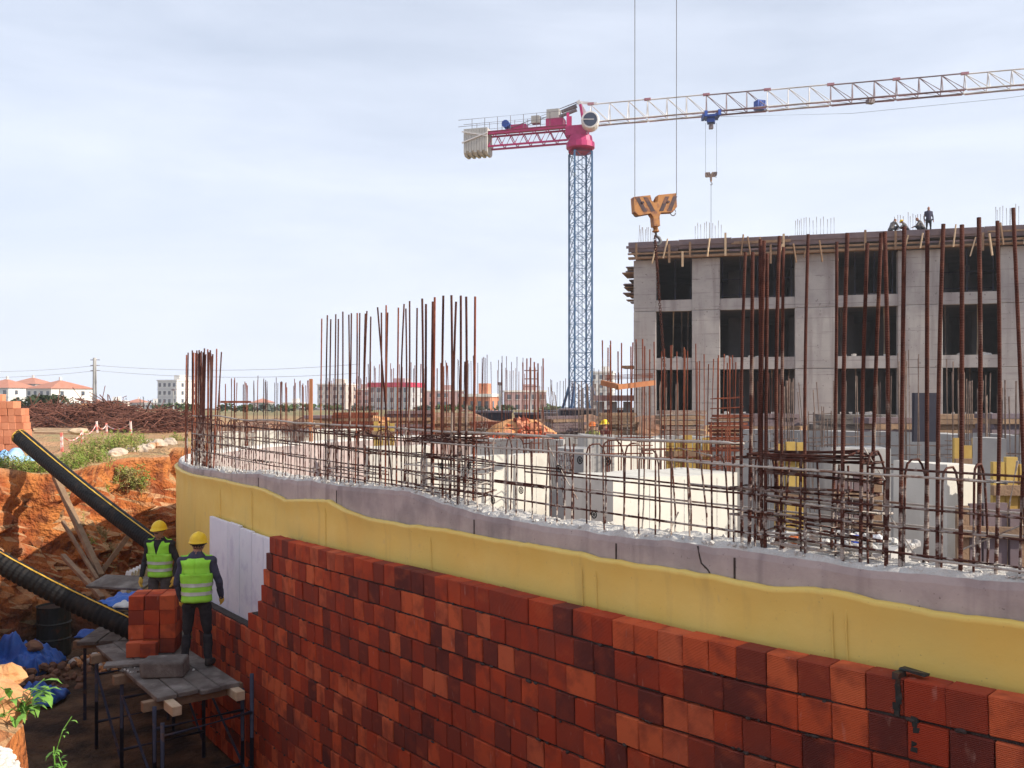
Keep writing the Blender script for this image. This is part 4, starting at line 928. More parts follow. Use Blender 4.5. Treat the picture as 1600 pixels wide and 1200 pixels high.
def hook_block(name, c, w_, parent, rz=0.0, tilt=0.0, pm='hookpaint'):
    Mx = Matrix.Translation(c) @ Matrix.Rotation(rz, 4, 'Z') @ Matrix.Rotation(tilt, 4, 'Y')
    s_ = w_ / 2
    poly = [(-s_, .36 * s_), (-.22 * s_, .42 * s_), (-.17 * s_, .18 * s_), (-.04 * s_, .08 * s_), (.10 * s_, .12 * s_), (.16 * s_, .42 * s_), (s_, .48 * s_), (s_, -.12 * s_), (.78 * s_, -.36 * s_), (.22 * s_, -.36 * s_), (.14 * s_, -.55 * s_), (.14 * s_, -.95 * s_), (-.14 * s_, -.95 * s_), (-.14 * s_, -.55 * s_), (-.25 * s_, -.38 * s_), (-.80 * s_, -.46 * s_), (-s_, -.30 * s_)]
    # concave outline: fill with a triangulated front and back
    k = MB(); bm2 = bmesh.new(); vv = [bm2.verts.new((x, 0, z)) for x, z in poly]; f = bm2.faces.new(vv); bmesh.ops.triangulate(bm2, faces=[f]); tris = [[v.index for v in ff.verts] for ff in bm2.faces] if not bm2.verts.ensure_lookup_table() and not bm2.verts.index_update() else []
    tris = [[v.index for v in ff.verts] for ff in bm2.faces]; bm2.free(); n = len(poly); th = .10 * w_
    k.add([Mx @ Vector((x, -th, z)) for x, z in poly] + [Mx @ Vector((x, th, z)) for x, z in poly], [tuple(t_) for t_ in tris] + [tuple(i + n for i in reversed(t_)) for t_ in tris] + [(i, i + n, (i + 1) % n + n, (i + 1) % n) for i in range(n)])
    body = k.build('block_plate', M[pm], parent)
    st_ = MB()                              # painted black slanting stripes, thin plates on the cheek
    for x0, sg in ((-.78, -1), (-.40, -1), (.30, 1), (.68, 1)):
        xx = x0 * s_; d = .36 * s_ * sg * -1
        st_.add([Mx @ Vector((xx + a, -th - .004, z)) for a, z in ((-d * .45, .34 * s_), (-d * .45 + .20 * s_, .34 * s_), (d * .45 + .20 * s_, -.30 * s_), (d * .45, -.30 * s_))], [(0, 3, 2, 1)])
    st_.build('stripe', M['black_paint'], body)
    for sx in (-.6, .6):
        k = MB(); k.tube([Mx @ Vector((sx * s_, -th - .02, .1 * s_)), Mx @ Vector((sx * s_, th + .02, .1 * s_))], .028 * w_, 10); k.build('sheave_pin', M['black_paint'], body)
        k = MB(); a = [Mx @ Vector((sx * 1.45 * s_ + .13 * s_ * math.cos(q), 0, -.32 * s_ + .16 * s_ * math.sin(q))) for q in [j * .5 for j in range(13)]]; k.tube(a, .012 * w_, 5); k.build('guard_ring', M['steel'], body)
    k = MB(); k.tube([Mx @ Vector((0, 0, -.9 * s_)), Mx @ Vector((0, 0, -1.15 * s_)), Mx @ Vector((0, 0, -1.2 * s_))], [.17 * s_, .17 * s_, .11 * s_], 10); k.build('swivel', M['hookpaint'], parent)
    hk = [Vector((0, 0, -1.15)), Vector((0, 0, -1.35)), Vector((.14, 0, -1.45)), Vector((.2, 0, -1.6)), Vector((.1, 0, -1.75)), Vector((-.08, 0, -1.75)), Vector((-.16, 0, -1.62))]
    k = MB(); k.tube([Mx @ (q * s_) for q in hk], [.07 * s_, .07 * s_, .08 * s_, .09 * s_, .08 * s_, .06 * s_, .03 * s_], 8); k.build('hook', M['steel'], parent, smooth=True)
    return Mx
hook_block('x', Vector((tp.x, tp.y, hz)), 1.05, cr_, pm='rust_grey')
MB().tube([(tp.x, tp.y, hz - .9), (tp.x, tp.y, 10.2)], .022, 4).build('sling', M['steel'], cr_)
MB().tube([jp(tu + .8, 0, 26.9), jp(tu + 12, 0, 26.2), jp(tu + 24, 0, 26.4), jp(46, 0, 27.0)], .014, 4).build('trolley_rope', M['steel'], cr_)

# near hook block hanging from a crane above the frame, with its ropes and chain
HD = 19.5; hc = at(1022, 321, HD); hb = empty('hook_block', hc, 'worn orange hook block with black stripes hanging before the building corner', 'hook block')
hook_block('x', hc, .98, hb, rz=R(12), tilt=R(-4))
for px, py in ((992, 312), (1057, 305)):
    a = at(px, py, HD); MB().tube([a, a + Vector((.0, 0, 24))], .008, 5).build('rope', M['steel'], hb)
ch = empty('lifting_chain', at(1023, 362, HD), 'two rusty chain legs hanging from the near hook', 'chain')
for (x1, y1), n in (((1027, 420), 14), ((1041, 612), 62)):
    a, b_ = at(1023, 368, HD), at(x1, y1, HD - .3)
    for i in range(n):
        p = a + (b_ - a) * (i / n); q = a + (b_ - a) * ((i + 1.25) / n); d = (q - p); x = Vector((.022, 0, 0)) if i % 2 else Vector((0, .022, 0))
        k = MB(); k.tube([p - x, p + x, q + x, q - x, p - x], .010 if n < 30 else .008, 4); k.build('chain_link', M['rust'], ch)

# ------------------------------------------------------------------ far buildings
def block(name, px0, px1, ytop, D, dep, rows_, cols_, wall, label, cat='building', roof=None, yaw=0.0, base=-9.0, trim=None, side=2):
    a, b_ = at(px0, ytop, D), at(px1, ytop, D); w_ = b_.x - a.x; zt_ = a.z; c = Vector(((a.x + b_.x) / 2, D + dep / 2, base))
    root = empty(name, c, label, cat); Mx = Matrix.Rotation(yaw, 3, 'Z')
    k = MB(); k.box(c + Vector((0, 0, (zt_ - base) / 2)), (w_, dep, zt_ - base), rz=yaw); k.build('wall', M[wall], root)
    fh = 2.95
    for r in range(rows_):
        z = zt_ - 1.5 - r * fh
        if z < -5: break
        for i in range(cols_):
            x = -w_ / 2 + w_ * (i + .5) / cols_
            k = MB(); k.box(Vector((c.x, c.y, 0)) + Mx @ Vector((x, -dep / 2 - .03, z)), (min(1.3, w_ / cols_ * .5), .12, 1.35), rz=yaw); wd = k.build('window', M['pane'], root)
            k = MB(); k.box(Vector((c.x, c.y, 0)) + Mx @ Vector((x, -dep / 2 - .10, z - .78)), (min(1.6, w_ / cols_ * .6), .30, .12), rz=yaw); k.build('sill', M['wallw'], wd)
        for i in range(side):
            y = -dep / 2 + dep * (i + .5) / side
            k = MB(); k.box(Vector((c.x, c.y, 0)) + Mx @ Vector((w_ / 2 + .03, y, z)), (.12, 1.2, 1.35), rz=yaw); k.build('window', M['pane'], root)
        if cat == 'building' and r and wall in ('wallw', 'wallg', 'walln'):
            k = MB(); k.box(c + Vector((0, 0, z + 1.42 - base)), (w_ + .25, dep + .25, .16), rz=yaw); k.build('floor_band', M['wallg'], root)
    if roof == 'hip':
        k = MB(); o = .6; hh = .22 * min(w_, dep); q = [Vector((sx * (w_ / 2 + o), sy * (dep / 2 + o), 0)) for sx, sy in ((-1, -1), (1, -1), (1, 1), (-1, 1))]; rl = max(.5, w_ / 2 - dep * .45)
        vs_ = q + [Vector((-rl, 0, hh)), Vector((rl, 0, hh))]
        k.add([c + Mx @ v + Vector((0, 0, zt_ - base)) for v in vs_], [(0, 1, 5, 4), (2, 3, 4, 5), (1, 2, 5), (3, 0, 4), (3, 2, 1, 0)]); rf = k.build('roof', M['roof'], root)
        k = MB(); k.box(c + Mx @ Vector((rl * .4, 0, hh + zt_ - base + .3)), (.6, .6, 1.4), rz=yaw); k.build('chimney', M['wallw'], rf)
    else:
        k = MB(); k.box(c + Vector((0, 0, zt_ - base + .15)), (w_ + .5, dep + .5, .5 if not trim else 1.4), rz=yaw); k.build('parapet', M[trim or 'wallw'], root)
        k = MB(); k.box(c + Vector((w_ * .12, 0, zt_ - base + 1.2)), (w_ * .3, dep * .4, 2.0), rz=yaw); k.build('stair_tower', M[wall], root)
    return root
block('apartment_house', -40, 24, 606, 300, 14, 2, 5, 'wallw', 'white apartment house with red roof at the left edge', roof='hip', yaw=R(-12))
block('apartment_house', 14, 62, 600, 345, 12, 2, 4, 'walln', 'beige apartment house with red roof behind the brick stack', roof='hip', yaw=R(-10))
block('apartment_house', 44, 106, 607, 285, 15, 2, 4, 'wallw', 'white apartment house with red roof above the dark bush', roof='hip', yaw=R(-28))
block('apartment_tower', 251, 287, 595, 330, 13, 4, 4, 'wallw', 'grey white apartment tower left of the rusty corner bars', yaw=R(-18))
block('apartment_block', 499, 545, 601, 330, 14, 4, 4, 'walln', 'beige apartment block behind the first tall bars', yaw=R(-8))
block('apartment_block', 548, 580, 609, 340, 12, 3, 3, 'wallp', 'pinkish brown block left of the crimson trimmed building', yaw=R(-6))
block('office_building', 582, 650, 602, 270, 14, 3, 6, 'wallg', 'pale building with a crimson roof band among the bars', trim='rooftrim', yaw=R(-14))
block('apartment_block', 655, 722, 611, 320, 14, 3, 6, 'wallp', 'low pink block right of the crimson trimmed building', yaw=R(5))
block('brick_building', 728, 774, 619, 150, 9, 2, 4, 'orange_wall', 'unfinished orange brick building left of the lamp post', yaw=R(-10), base=-4)
block('apartment_block', 788, 852, 612, 260, 12, 2, 5, 'wallp', 'low pinkish block behind the brick rubble', yaw=R(3))
block('apartment_block', 927, 962, 582, 300, 12, 4, 3, 'wallw', 'white block seen between crane and frame building', yaw=R(-10))
for i, (a, b_, y, lab) in enumerate(((118, 150, 628, 'far white house left of the power pole'), (158, 186, 627, 'far pale house just right of the power pole'), (196, 222, 629, 'far low house behind the beige pillar'), (226, 246, 630, 'far small house left of the apartment tower'), (392, 420, 629, 'far pale house behind the left bar field'), (440, 470, 630, 'far low house left of the orange post'))):
    block('house', a, b_, y, 430, 10, 1, 3, 'wallw' if i % 2 else 'walln', lab, 'house', roof='hip' if i % 2 == 0 else None)
# small concrete frame at the crane's foot and dark site containers
fr = empty('low_frame', at(975, 660, 58), 'low concrete frame with slab between crane and building', 'building')
k = MB(); k.box(at(975, 622, 58), (3.6, 5, .35)); k.build('slab', M['wallp'], fr)
for px in (938, 958, 980, 1003): k = MB(); p = at(px, 640, 56.5); k.box((p.x, p.y, .0), (.45, .4, 2.3)); k.build('column', M['facade'], fr)
for i, (a, b_, yt, D, lab) in enumerate(((742, 800, 645, 62, 'dark site hoarding left of the brick rubble'), (804, 872, 648, 60, 'dark site hoarding behind the brick rubble'), (876, 940, 641, 66, 'dark navy container at the crane foot'), (944, 1000, 643, 62, 'dark container between crane and building'))):
    p, q = at(a, yt, D), at(b_, yt, D); c = Vector(((p.x + q.x) / 2, D, -.6)); root = empty('site_container', c, lab, 'container'); w_ = q.x - p.x; n = 7
    k = MB(); k.box((c.x, D + 1.2, (p.z - .6) / 2), (w_, 2.3, p.z + .6)); k.build('body', M['hoard'], root)
    for j in range(n): k = MB(); k.box((p.x + w_ * (j + .5) / n, D, (p.z - .6) / 2), (.10, .12, p.z + .5)); k.build('rib', M['hoard'], root)
    k = MB(); k.box((c.x, D + 1.2, p.z + .06), (w_ + .1, 2.5, .12)); k.build('roof_edge', M['crane_dark'], root)

# ------------------------------------------------------------------ trees
def tree(name, px, ybase, ytop, D, w_px, m, label, n=260, cyp=False, grp=None):
    b_ = drop(at(px, ybase, D).x, D, 40); zt_ = at(px, ytop, D).z; h = zt_ - b_.z; rx = w_px / 2 / FPX * D
    root = empty(name, b_, label, 'tree', grp); rr = random.Random(int(px * 7 + D))
    k = MB(); k.tube([b_ - Vector((0, 0, .4)), b_ + Vector((0, 0, h * .4)), b_ + Vector((.02 * h, 0, h * .75))], [h * .05, h * .035, h * .012], 6)
    for i in range(4): a = i * 1.6; k.tube([b_ + Vector((0, 0, h * .3)), b_ + Vector((rx * .5 * math.cos(a), rx * .5 * math.sin(a), h * .62))], [h * .022, h * .008], 5)
    k.build('trunk', M['bark'], root)
    k = MB(); cl = [(rr.gauss(0, .38) * rx, rr.gauss(0, .38) * rx, b_.z + h * (rr.uniform(.3, .88) if not cyp else rr.uniform(.1, .95))) for _ in range(16)]
    for i in range(n):
        cx, cy, cz_ = rr.choice(cl); u = (cz_ - b_.z) / h; sp = rx * (.34 if not cyp else .5 * (1 - u) + .12)
        if cyp: cx *= (1 - u) * .8; cy *= (1 - u) * .8
        p = Vector((b_.x + cx + rr.gauss(0, sp), D + cy + rr.gauss(0, sp), cz_ + rr.gauss(0, h * .07))); s_ = rx * rr.uniform(.10, .22)
        q = Matrix.Rotation(rr.uniform(0, 6.28), 3, Vector((rr.gauss(0, 1), rr.gauss(0, 1), rr.gauss(0, 1))).normalized())
        k.add([p + q @ Vector(v) for v in ((-s_, -s_ * .6, 0), (s_ * .3, -s_ * .8, s_ * .2), (s_, s_ * .5, 0), (-s_ * .4, s_ * .8, -s_ * .2))], [(0, 1, 2, 3)])
    k.build('crown', M[m], root); return root
tree('bush', 61, 648, 619, 62, 58, 'leaf_dark', 'dark green bush before the white apartment house', 700)
tree('bush', 40, 646, 624, 66, 36, 'leaf_dark', 'smaller dark bush right of the brick stack', 420)
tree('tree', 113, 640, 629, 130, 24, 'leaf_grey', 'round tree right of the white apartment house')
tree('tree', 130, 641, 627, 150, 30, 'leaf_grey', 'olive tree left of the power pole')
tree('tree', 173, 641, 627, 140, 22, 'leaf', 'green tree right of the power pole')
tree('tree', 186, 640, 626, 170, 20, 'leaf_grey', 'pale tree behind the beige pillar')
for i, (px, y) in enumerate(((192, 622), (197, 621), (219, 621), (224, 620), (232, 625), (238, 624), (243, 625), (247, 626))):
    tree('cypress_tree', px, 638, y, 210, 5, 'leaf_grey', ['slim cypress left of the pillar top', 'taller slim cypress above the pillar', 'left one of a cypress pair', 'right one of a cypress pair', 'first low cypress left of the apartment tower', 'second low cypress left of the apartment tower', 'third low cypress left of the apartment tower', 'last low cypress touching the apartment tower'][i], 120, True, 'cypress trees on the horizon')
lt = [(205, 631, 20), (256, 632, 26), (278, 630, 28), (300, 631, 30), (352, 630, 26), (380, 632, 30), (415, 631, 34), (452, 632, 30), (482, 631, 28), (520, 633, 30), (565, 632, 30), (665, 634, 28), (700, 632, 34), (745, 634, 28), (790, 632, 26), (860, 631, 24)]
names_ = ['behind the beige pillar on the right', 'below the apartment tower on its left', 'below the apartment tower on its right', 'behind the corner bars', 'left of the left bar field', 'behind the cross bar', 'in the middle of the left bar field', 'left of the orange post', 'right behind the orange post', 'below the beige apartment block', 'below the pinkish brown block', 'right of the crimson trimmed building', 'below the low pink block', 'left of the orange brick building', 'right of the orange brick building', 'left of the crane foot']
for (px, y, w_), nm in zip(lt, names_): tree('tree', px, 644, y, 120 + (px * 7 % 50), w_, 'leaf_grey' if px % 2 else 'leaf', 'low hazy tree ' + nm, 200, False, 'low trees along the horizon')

# ------------------------------------------------------------------ power poles, wires, lamp post, pillar
def pole(px, ytop, ybase, D, r, label, arms=True, cat='power pole'):
    b_, t_ = at(px, ybase, D), at(px, ytop, D); root = empty('power_pole' if arms else 'lamp_post', b_, label, cat)
    MB().tube([b_ - Vector((0, 0, .5)), t_], [r * 1.15, r * .8], 8).build('shaft', M['pole'], root)
    if arms:
        for dz in (.25, .9, 1.5): MB().beam(t_ + Vector((-.5, 0, -dz)), t_ + Vector((.6, 0, -dz)), .08, .08).build('cross_arm', M['crane_dark'], root)
    else: MB().box(t_ + Vector((.0, 0, .1)), (.5, .3, .3)).build('lamp_head', M['crane_dark'], root)
    return t_
p1_ = pole(148, 559, 645, 105, .26, 'grey power pole with short cross arms on the horizon')
pole(271, 610, 640, 140, .12, 'thin lamp post before the apartment tower', False, 'lamp post')
pole(781, 601, 645, 90, .11, 'slim lamp post right of the orange brick building', False, 'lamp post')
pole(829, 574, 650, 70, .10, 'thin utility pole among the thick red bars')
for i, (dz, y0, y1, lab) in enumerate(((.9, 575, 569, 'upper power line sagging past the grey pole'), (1.5, 585, 583, 'lower power line sagging past the grey pole'))):
    a = at(-160, y0, 112); m_ = p1_ + Vector((.3, 0, -dz)); b_ = at(560, y1, 95); k = MB(); pts = []
    for p, q in ((a, m_), (m_, b_)):
        for j in range(13): u = j / 12; v = p + (q - p) * u; v.z -= 1.0 * 4 * u * (1 - u) * .6; pts.append(v)
    tag(k.tube(pts, .022, 4).build('power_line', M['pole'], loc=m_), lab, 'cable')
k = MB(); p = at(197.5, 640, 44); k.box((p.x, p.y, .55), (.23, .23, 1.35)); tag(bevel(k.build('pillar', M['walln'], loc=(p.x, p.y, 0)), .02), 'short beige pillar standing behind the scrap heap', 'pillar')

# ------------------------------------------------------------------ scrap heap, brick stack, timber, tarps on the left bank
def tangle(name, px0, px1, ytop, D, n, label, seed, m='rust'):
    rr = random.Random(seed); a, b_ = at(px0, HOR, D), at(px1, HOR, D); w_ = b_.x - a.x; h = at(0, ytop, D).z + .1
    c = Vector(((a.x + b_.x) / 2, D, 0)); root = empty(name, c, label, 'scrap heap'); k = MB()
    md = MB(); md.ball(c, (w_ * .48, 2.2, h * .62), 18, 10, fn=lambda v: v * (1 + .25 * noise.noise(v * .9))); md.build('mound', M['soil_dark'], root)
    for i in range(n):
        u = rr.uniform(-.5, .5); hh = h * max(.05, (1 - (abs(u) * 2) ** 1.6)) * rr.uniform(.25, 1.0); p = Vector((c.x + u * w_, D + rr.gauss(0, 1.0), hh)); d = Vector((rr.gauss(0, 1), rr.gauss(0, .8), rr.gauss(0, .28))).normalized() * rr.uniform(.3, 1.2)
        e = Vector((rr.gauss(0, .15), rr.gauss(0, .15), rr.uniform(0, .22))); pts = [p - d, p + e, p + d - Vector((0, 0, .15))]
        for q in pts: q.z = max(q.z, .02)
        k.tube(pts, rr.uniform(.010, .028), 4, cap=False)
    tag(k.build('tangled_bars', M['rust_scrap'], root), kind='stuff')
M['soil_dark'] = mat('brown soil', (.20, .105, .07), (.28, .16, .10), 3, .97, .6, 12)
tangle('scrap_heap', 30, 120, 638, 42, 800, 'low wide heap of tangled rusty rods left of the power pole', 1)
tangle('scrap_heap', 100, 215, 636, 40, 1500, 'highest heap of tangled rusty rods before the power pole', 2)
tangle('scrap_heap', 216, 292, 648, 38, 800, 'small heap of rusty rods left of the corner bars', 3)
for i, (px, y) in enumerate(((226, 655), (242, 656), (252, 657))): k = MB(); p = at(px, y, 38); k.tube([(p.x, p.y, p.z - .1 - .15 * i % .2), (p.x + .03, p.y, p.z + .05)], .17, 10); tag(k.build('wire_coil', M['rust'], loc=p), ['tallest rusty wire coil on the small heap', 'middle rusty wire coil on the small heap', 'right rusty wire coil on the small heap'][i], 'coil')
k = MB(); p = at(140, 640, 40.5); k.ball(p, (.5, .5, .28), 12, 7, fn=lambda v: v * (1 + .3 * noise.noise(v * 4))); tag(k.build('soil_clod', M['soil_lump'], loc=p), 'orange soil clod on top of the highest scrap heap', 'soil')
bs = empty('brick_stack', (at(12, 0, 24).x, 24, 0), 'tall stack of pale orange bricks at the left edge of the bank', 'brick stack')
pb = bpy.data.meshes.new('brick'); bmm = bmesh.new(); bmesh.ops.create_cube(bmm, size=1); bmesh.ops.scale(bmm, vec=(.187, .19, .187), verts=bmm.verts); bmesh.ops.bevel(bmm, geom=list(bmm.edges), offset=.006, segments=1, affect='EDGES'); bmm.to_mesh(pb); bmm.free()
M['brick_stack'] = mat('stacked clay brick', (.60, .23, .12), (.70, .31, .18), 3, .9, .4, 40, c3=(.5, .18, .09), s3=1.5); t, b = nodes(M['brick_stack'])
mixin(M['brick_stack'], mrange(t, N(t, 'ShaderNodeObjectInfo').outputs['Random'], 0, 1, 0, .55), (.40, .12, .06)); pb.materials.append(M['brick_stack'])
x0 = at(38, 0, 24).x
for lv in range(8):
    for c in range(9):
        for r_ in range(2):
            if lv == 7 and c < 3 and True: continue
            if lv == 6 and c < 1: continue
            o = link('brick', pb, bs, (x0 - c * .192 - .03 * lv * .8 + rnd.gauss(0, .006), 24 + r_ * .196 + rnd.gauss(0, .006), .095 + lv * .19)); o.rotation_euler.z = rnd.gauss(0, .02)
def sheet(name, c, w_, d_, h, m, label, cat='tarpaulin', seed=0, fold=.12, n=26):
    c = Vector(c); k = MB(); rows = []
    for i in range(n):
        row = []
        for j in range(n):
            u, v = i / (n - 1) - .5, j / (n - 1) - .5; e = max(0, 1 - (2 * max(abs(u), abs(v))) ** 3)
            x, y = c.x + v * w_ * (1 + .15 * noise.noise(Vector((u * 4, v * 4, seed)))), c.y + u * d_ * (1 + .15 * noise.noise(Vector((u * 4, v * 4, seed + 9))))
            z = c.z + h * e * (.7 + .5 * noise.noise(Vector((u * 3, v * 3, seed + 3)))) + fold * e ** .3 * abs(fbm((x, y, seed), 3.2, 4))
            row.append((x, y, z))
        rows.append(row)
    k.grid(rows); o = k.build(name, M[m], loc=c, smooth=True); sm = o.modifiers.new('thick', 'SOLIDIFY'); sm.thickness = .006; return tag(o, label, cat)
sheet('plastic_sheet', (at(14, 0, 18.6).x, 18.6, .0), 1.0, 1.1, .36, 'tarp_pale', 'pale blue plastic sheet below the brick stack', seed=4)
tp_ = empty('timber_pile', at(92, 680, 30), 'pile of long pale timbers on the bank behind the tape', 'timber')
for i in range(7): a, b_ = at(52 + rnd.uniform(0, 8), 676 - i * 1.1, 30 + i * .12), at(134 + rnd.uniform(-14, 4), 678 - i * 1.2, 30.4 + i * .1); k = MB(); k.beam(a, b_, .12, .07); k.build('plank', M['wood_pale' if i % 2 else 'wood'], tp_)
k = MB(); p = at(124, 674, 29.5); k.ball(p, (.35, .3, .12), 12, 7, fn=lambda v: v * (1 + .3 * noise.noise(v * 5))); tag(k.build('cement_sack', M['wood_pale'], loc=p), 'pale sack lying on the timber pile', 'sack')
def tape_post(px, yt, yb, D, lab):
    a, b_ = at(px, yt, D), at(px + 1, yb, D); k = MB(); k.beam(b_, a, .05, .05); tag(k.build('tape_post', M['tape'], loc=b_), lab, 'post'); return a
q = [tape_post(96, 676, 706, 22.0, 'red and white barrier post left of the weeds'), tape_post(128, 672, 700, 24.0, 'barrier post right of the timber pile'), tape_post(151, 658, 676, 30, 'barrier post before the highest scrap heap'), tape_post(166, 661, 676, 31, 'second barrier post before the highest scrap heap'), tape_post(204, 658, 680, 29, 'leaning barrier post right of the highest scrap heap')]
for i, (a, b_) in enumerate(zip(q, q[1:])):
    k = MB(); pts = [a + (b_ - a) * (j / 8) - Vector((0, 0, .18 * 4 * (j / 8) * (1 - j / 8) + .06)) for j in range(9)]; k.tube(pts, .018, 4); tag(k.build('barrier_tape', M['tape'], loc=a), ['sagging barrier tape beside the timber pile', 'barrier tape running back to the scrap heap', 'short barrier tape before the scrap heap', 'barrier tape ending at the leaning post'][i], 'tape')

# ------------------------------------------------------------------ weeds, rocks, gravel
def weeds(px, py, D, w_, h, n, label, m='weed', seed=0, hang=0.0):
    rr = random.Random(seed + int(px)); c = drop(at(px, py, D).x, D) if not hang else at(px, py, D); root = empty('weed_clump', c, label, 'weeds'); k = MB(); k2 = MB()
    for i in range(n):
        a = rr.uniform(0, 6.28); d = w_ / 2 * math.sqrt(rr.random()); b_ = Vector((c.x + d * math.cos(a), c.y + d * .7 * math.sin(a), 0)); b_.z = (drop(b_.x, b_.y).z - .03) if not hang else c.z + rr.gauss(0, .05)
        hh = h * rr.uniform(.4, 1.05) * (1 - .5 * (d / (w_ / 2)) ** 2); tip = b_ + Vector((rr.gauss(0, .35) * hh, rr.gauss(0, .35) * hh, hh * (1 if not hang else rr.uniform(-1, .4)))); mid = (b_ + tip) / 2 + Vector((rr.gauss(0, .08), rr.gauss(0, .08), .06)) * hh
        kk = k if rr.random() < .78 else k2
        kk.tube([b_, mid, tip], [.006, .005, .002], 3, cap=False)
        for j in range(rr.randrange(7, 13)):
            u = rr.uniform(.15, 1); p = (b_ + (mid - b_) * 2 * u) if u < .5 else mid + (tip - mid) * (2 * u - 1)
            dr = Vector((rr.gauss(0, 1), rr.gauss(0, 1), rr.gauss(.3, .6))).normalized(); s_ = rr.uniform(.04, .10) * (.6 + h * .5); sd = dr.cross(Vector((rr.gauss(0, 1), rr.gauss(0, 1), rr.gauss(0, 1)))).normalized() * s_ * .16
            kk.add([p, p + dr * s_ * .5 + sd, p + dr * s_, p + dr * s_ * .5 - sd], [(0, 1, 2, 3)])
    tag(k.build('green_stems', M[m], root), kind='stuff')
    if k2.v: tag(k2.build('dry_stems', M['weed_dry'], root), kind='stuff')
weeds(22, 722, 17.6, 1.0, .40, 170, 'yellow green weeds before the blue sheet at the left edge', seed=1)
weeds(52, 728, 17.5, .8, .30, 110, 'weeds right of the blue sheet beside the pipe end', seed=2)
weeds(135, 706, 19.8, 1.2, .42, 190, 'weeds on the bank between pipe and dry brush', seed=3)
weeds(165, 700, 22.5, 1.6, .62, 260, 'tall weeds on the bank in front of the scrap heap', seed=4)
weeds(205, 694, 24.0, 1.1, .48, 170, 'weeds on the bank right of the tall weeds', seed=5)
weeds(196, 738, 20.3, .75, .5, 150, 'weeds hanging over the cut face of the bank', seed=6, hang=1)
weeds(218, 752, 20.6, .5, .4, 90, 'small weeds drooping on the cut face', seed=7, hang=1)
weeds(118, 728, 18.2, .8, .34, 110, 'thin weeds beside the leaning plank top', seed=8)
weeds(272, 694, 26.0, 1.0, .35, 120, 'weeds behind the wall end at the corner bars', seed=9)
weeds(160, 730, 18.9, .6, .3, 80, 'sparse dry weeds at the bank edge', 'weed_dry', seed=10)
def rock(px, py, D, s_, m, lab, cat='rock', seed=0, z=None, fl=.6):
    p = at(px, py, D); c = drop(p.x, p.y) if z is None else Vector((p.x, p.y, z)); k = MB()
    k.ball(c + Vector((0, 0, s_ * fl * .25)), (s_, s_ * .8, s_ * fl), 14, 9, fn=lambda v: v * (1 + .38 * noise.noise(v * (1.6 / s_) + Vector((seed, 0, 0))) + .13 * noise.noise(v * (5 / s_) + Vector((seed, 3, 0)))))
    return tag(k.build('rock', M[m], loc=c), lab, cat)
rk = [(188, 712, 22.0, .22), (200, 707, 22.5, .2), (216, 712, 23.0, .26), (232, 708, 23.5, .22), (247, 706, 23.8, .3), (262, 704, 24.3, .24), (226, 700, 25.0, .2), (176, 712, 21.4, .2)]
rl = ['first pale rock right of the weeds', 'small pale rock behind the first one', 'rounded pale rock in the middle of the bank edge', 'pale rock left of the largest one', 'largest pale rock near the wall end', 'pale rock touching the wall end', 'pale rock set back behind the bank edge', 'pale rock at the top of the hanging weeds']
for i, ((px, py, D, s_), lb) in enumerate(zip(rk, rl)): rock(px, py, D, s_, 'stone', lb, seed=i * 7.3)
rock(-6, 1108, 4.75, .17, 'soil_lump', 'big orange soil clod at the lower left edge', 'soil clod', 3.3, z=-.22, fl=.75)
rock(22, 1128, 4.8, .09, 'soil_lump', 'small orange soil clod under the fresh plant', 'soil clod', 8.1, z=-.20, fl=.7)
rock(8, 1082, 5.1, .10, 'soil_lump', 'small crumbly soil clod above the big one', 'soil clod', 5.1, z=-.16, fl=.7)
gv = MB(); rr = random.Random(5)
def gz(x, y): return drop(x, y).z * .4 + .27 * math.exp(-((x + 2.40) ** 2 / .34 + (y - 3.30) ** 2 / .22)) - .02
gv.grid([[(-3.3 + i * .1, 2.5 + j * .1, gz(-3.3 + i * .1, 2.5 + j * .1)) for i in range(20)] for j in range(15)])
for i in range(5200):
    x, y = -1.5 - rr.random() * 1.3, 2.95 + rr.random() * .85
    s_ = rr.uniform(.008, .022); gv.ball((x, y, gz(x, y) + rr.uniform(-.004, .012)), (s_, s_ * .8, s_ * .65), 6, 4, rot=Matrix.Rotation(rr.uniform(0, 6), 3, 'Z'), fn=lambda v, i=i: v * (1 + .3 * noise.noise(v * 40 + Vector((i, 0, 0)))))
tag(gv.build('gravel', M['gravel'], loc=(-2.2, 3.3, 0)), 'heap of pale gravel in the lower left corner', 'gravel', kind='stuff')
def plant(px, py, D, n, label, s0=.11):
    p = at(px, py, D); root = empty('plant', p, label, 'plant'); rr = random.Random(3 + n)
    for i in range(n):
        a = rr.uniform(-.6, 2.4); tip = p + Vector((math.cos(a) * rr.uniform(.03, .18), -.05 + rr.uniform(-.08, .1), rr.uniform(-.06, .22)))
        k = MB(); k.tube([p, (p + tip) / 2 + Vector((0, 0, .03)), tip], .0025, 4, cap=False); st = k.build('stem', M['plant'], root)
        for j in range(5):
            b_ = p + (tip - p) * rr.uniform(.4, 1); d = Vector((rr.gauss(.3, .7), rr.gauss(-.3, .5), rr.gauss(.1, .4))).normalized(); sd = d.cross(Vector((0, 0, 1))).normalized(); l = s0 * rr.uniform(.5, 1); up_ = sd.cross(d) * l * .12
            k = MB(); k.add([b_, b_ + d * l * .35 + sd * l * .17 + up_, b_ + d * l * .35 - sd * l * .17 + up_, b_ + d * l * .7 + sd * l * .12 + up_, b_ + d * l * .7 - sd * l * .12 + up_, b_ + d * l - up_], [(0, 1, 2), (1, 3, 4, 2), (3, 5, 4)]); k.build('leaf', M['plant'], st)
plant(30, 1112, 4.7, 9, 'fresh green leafy plant beside the orange soil clod')
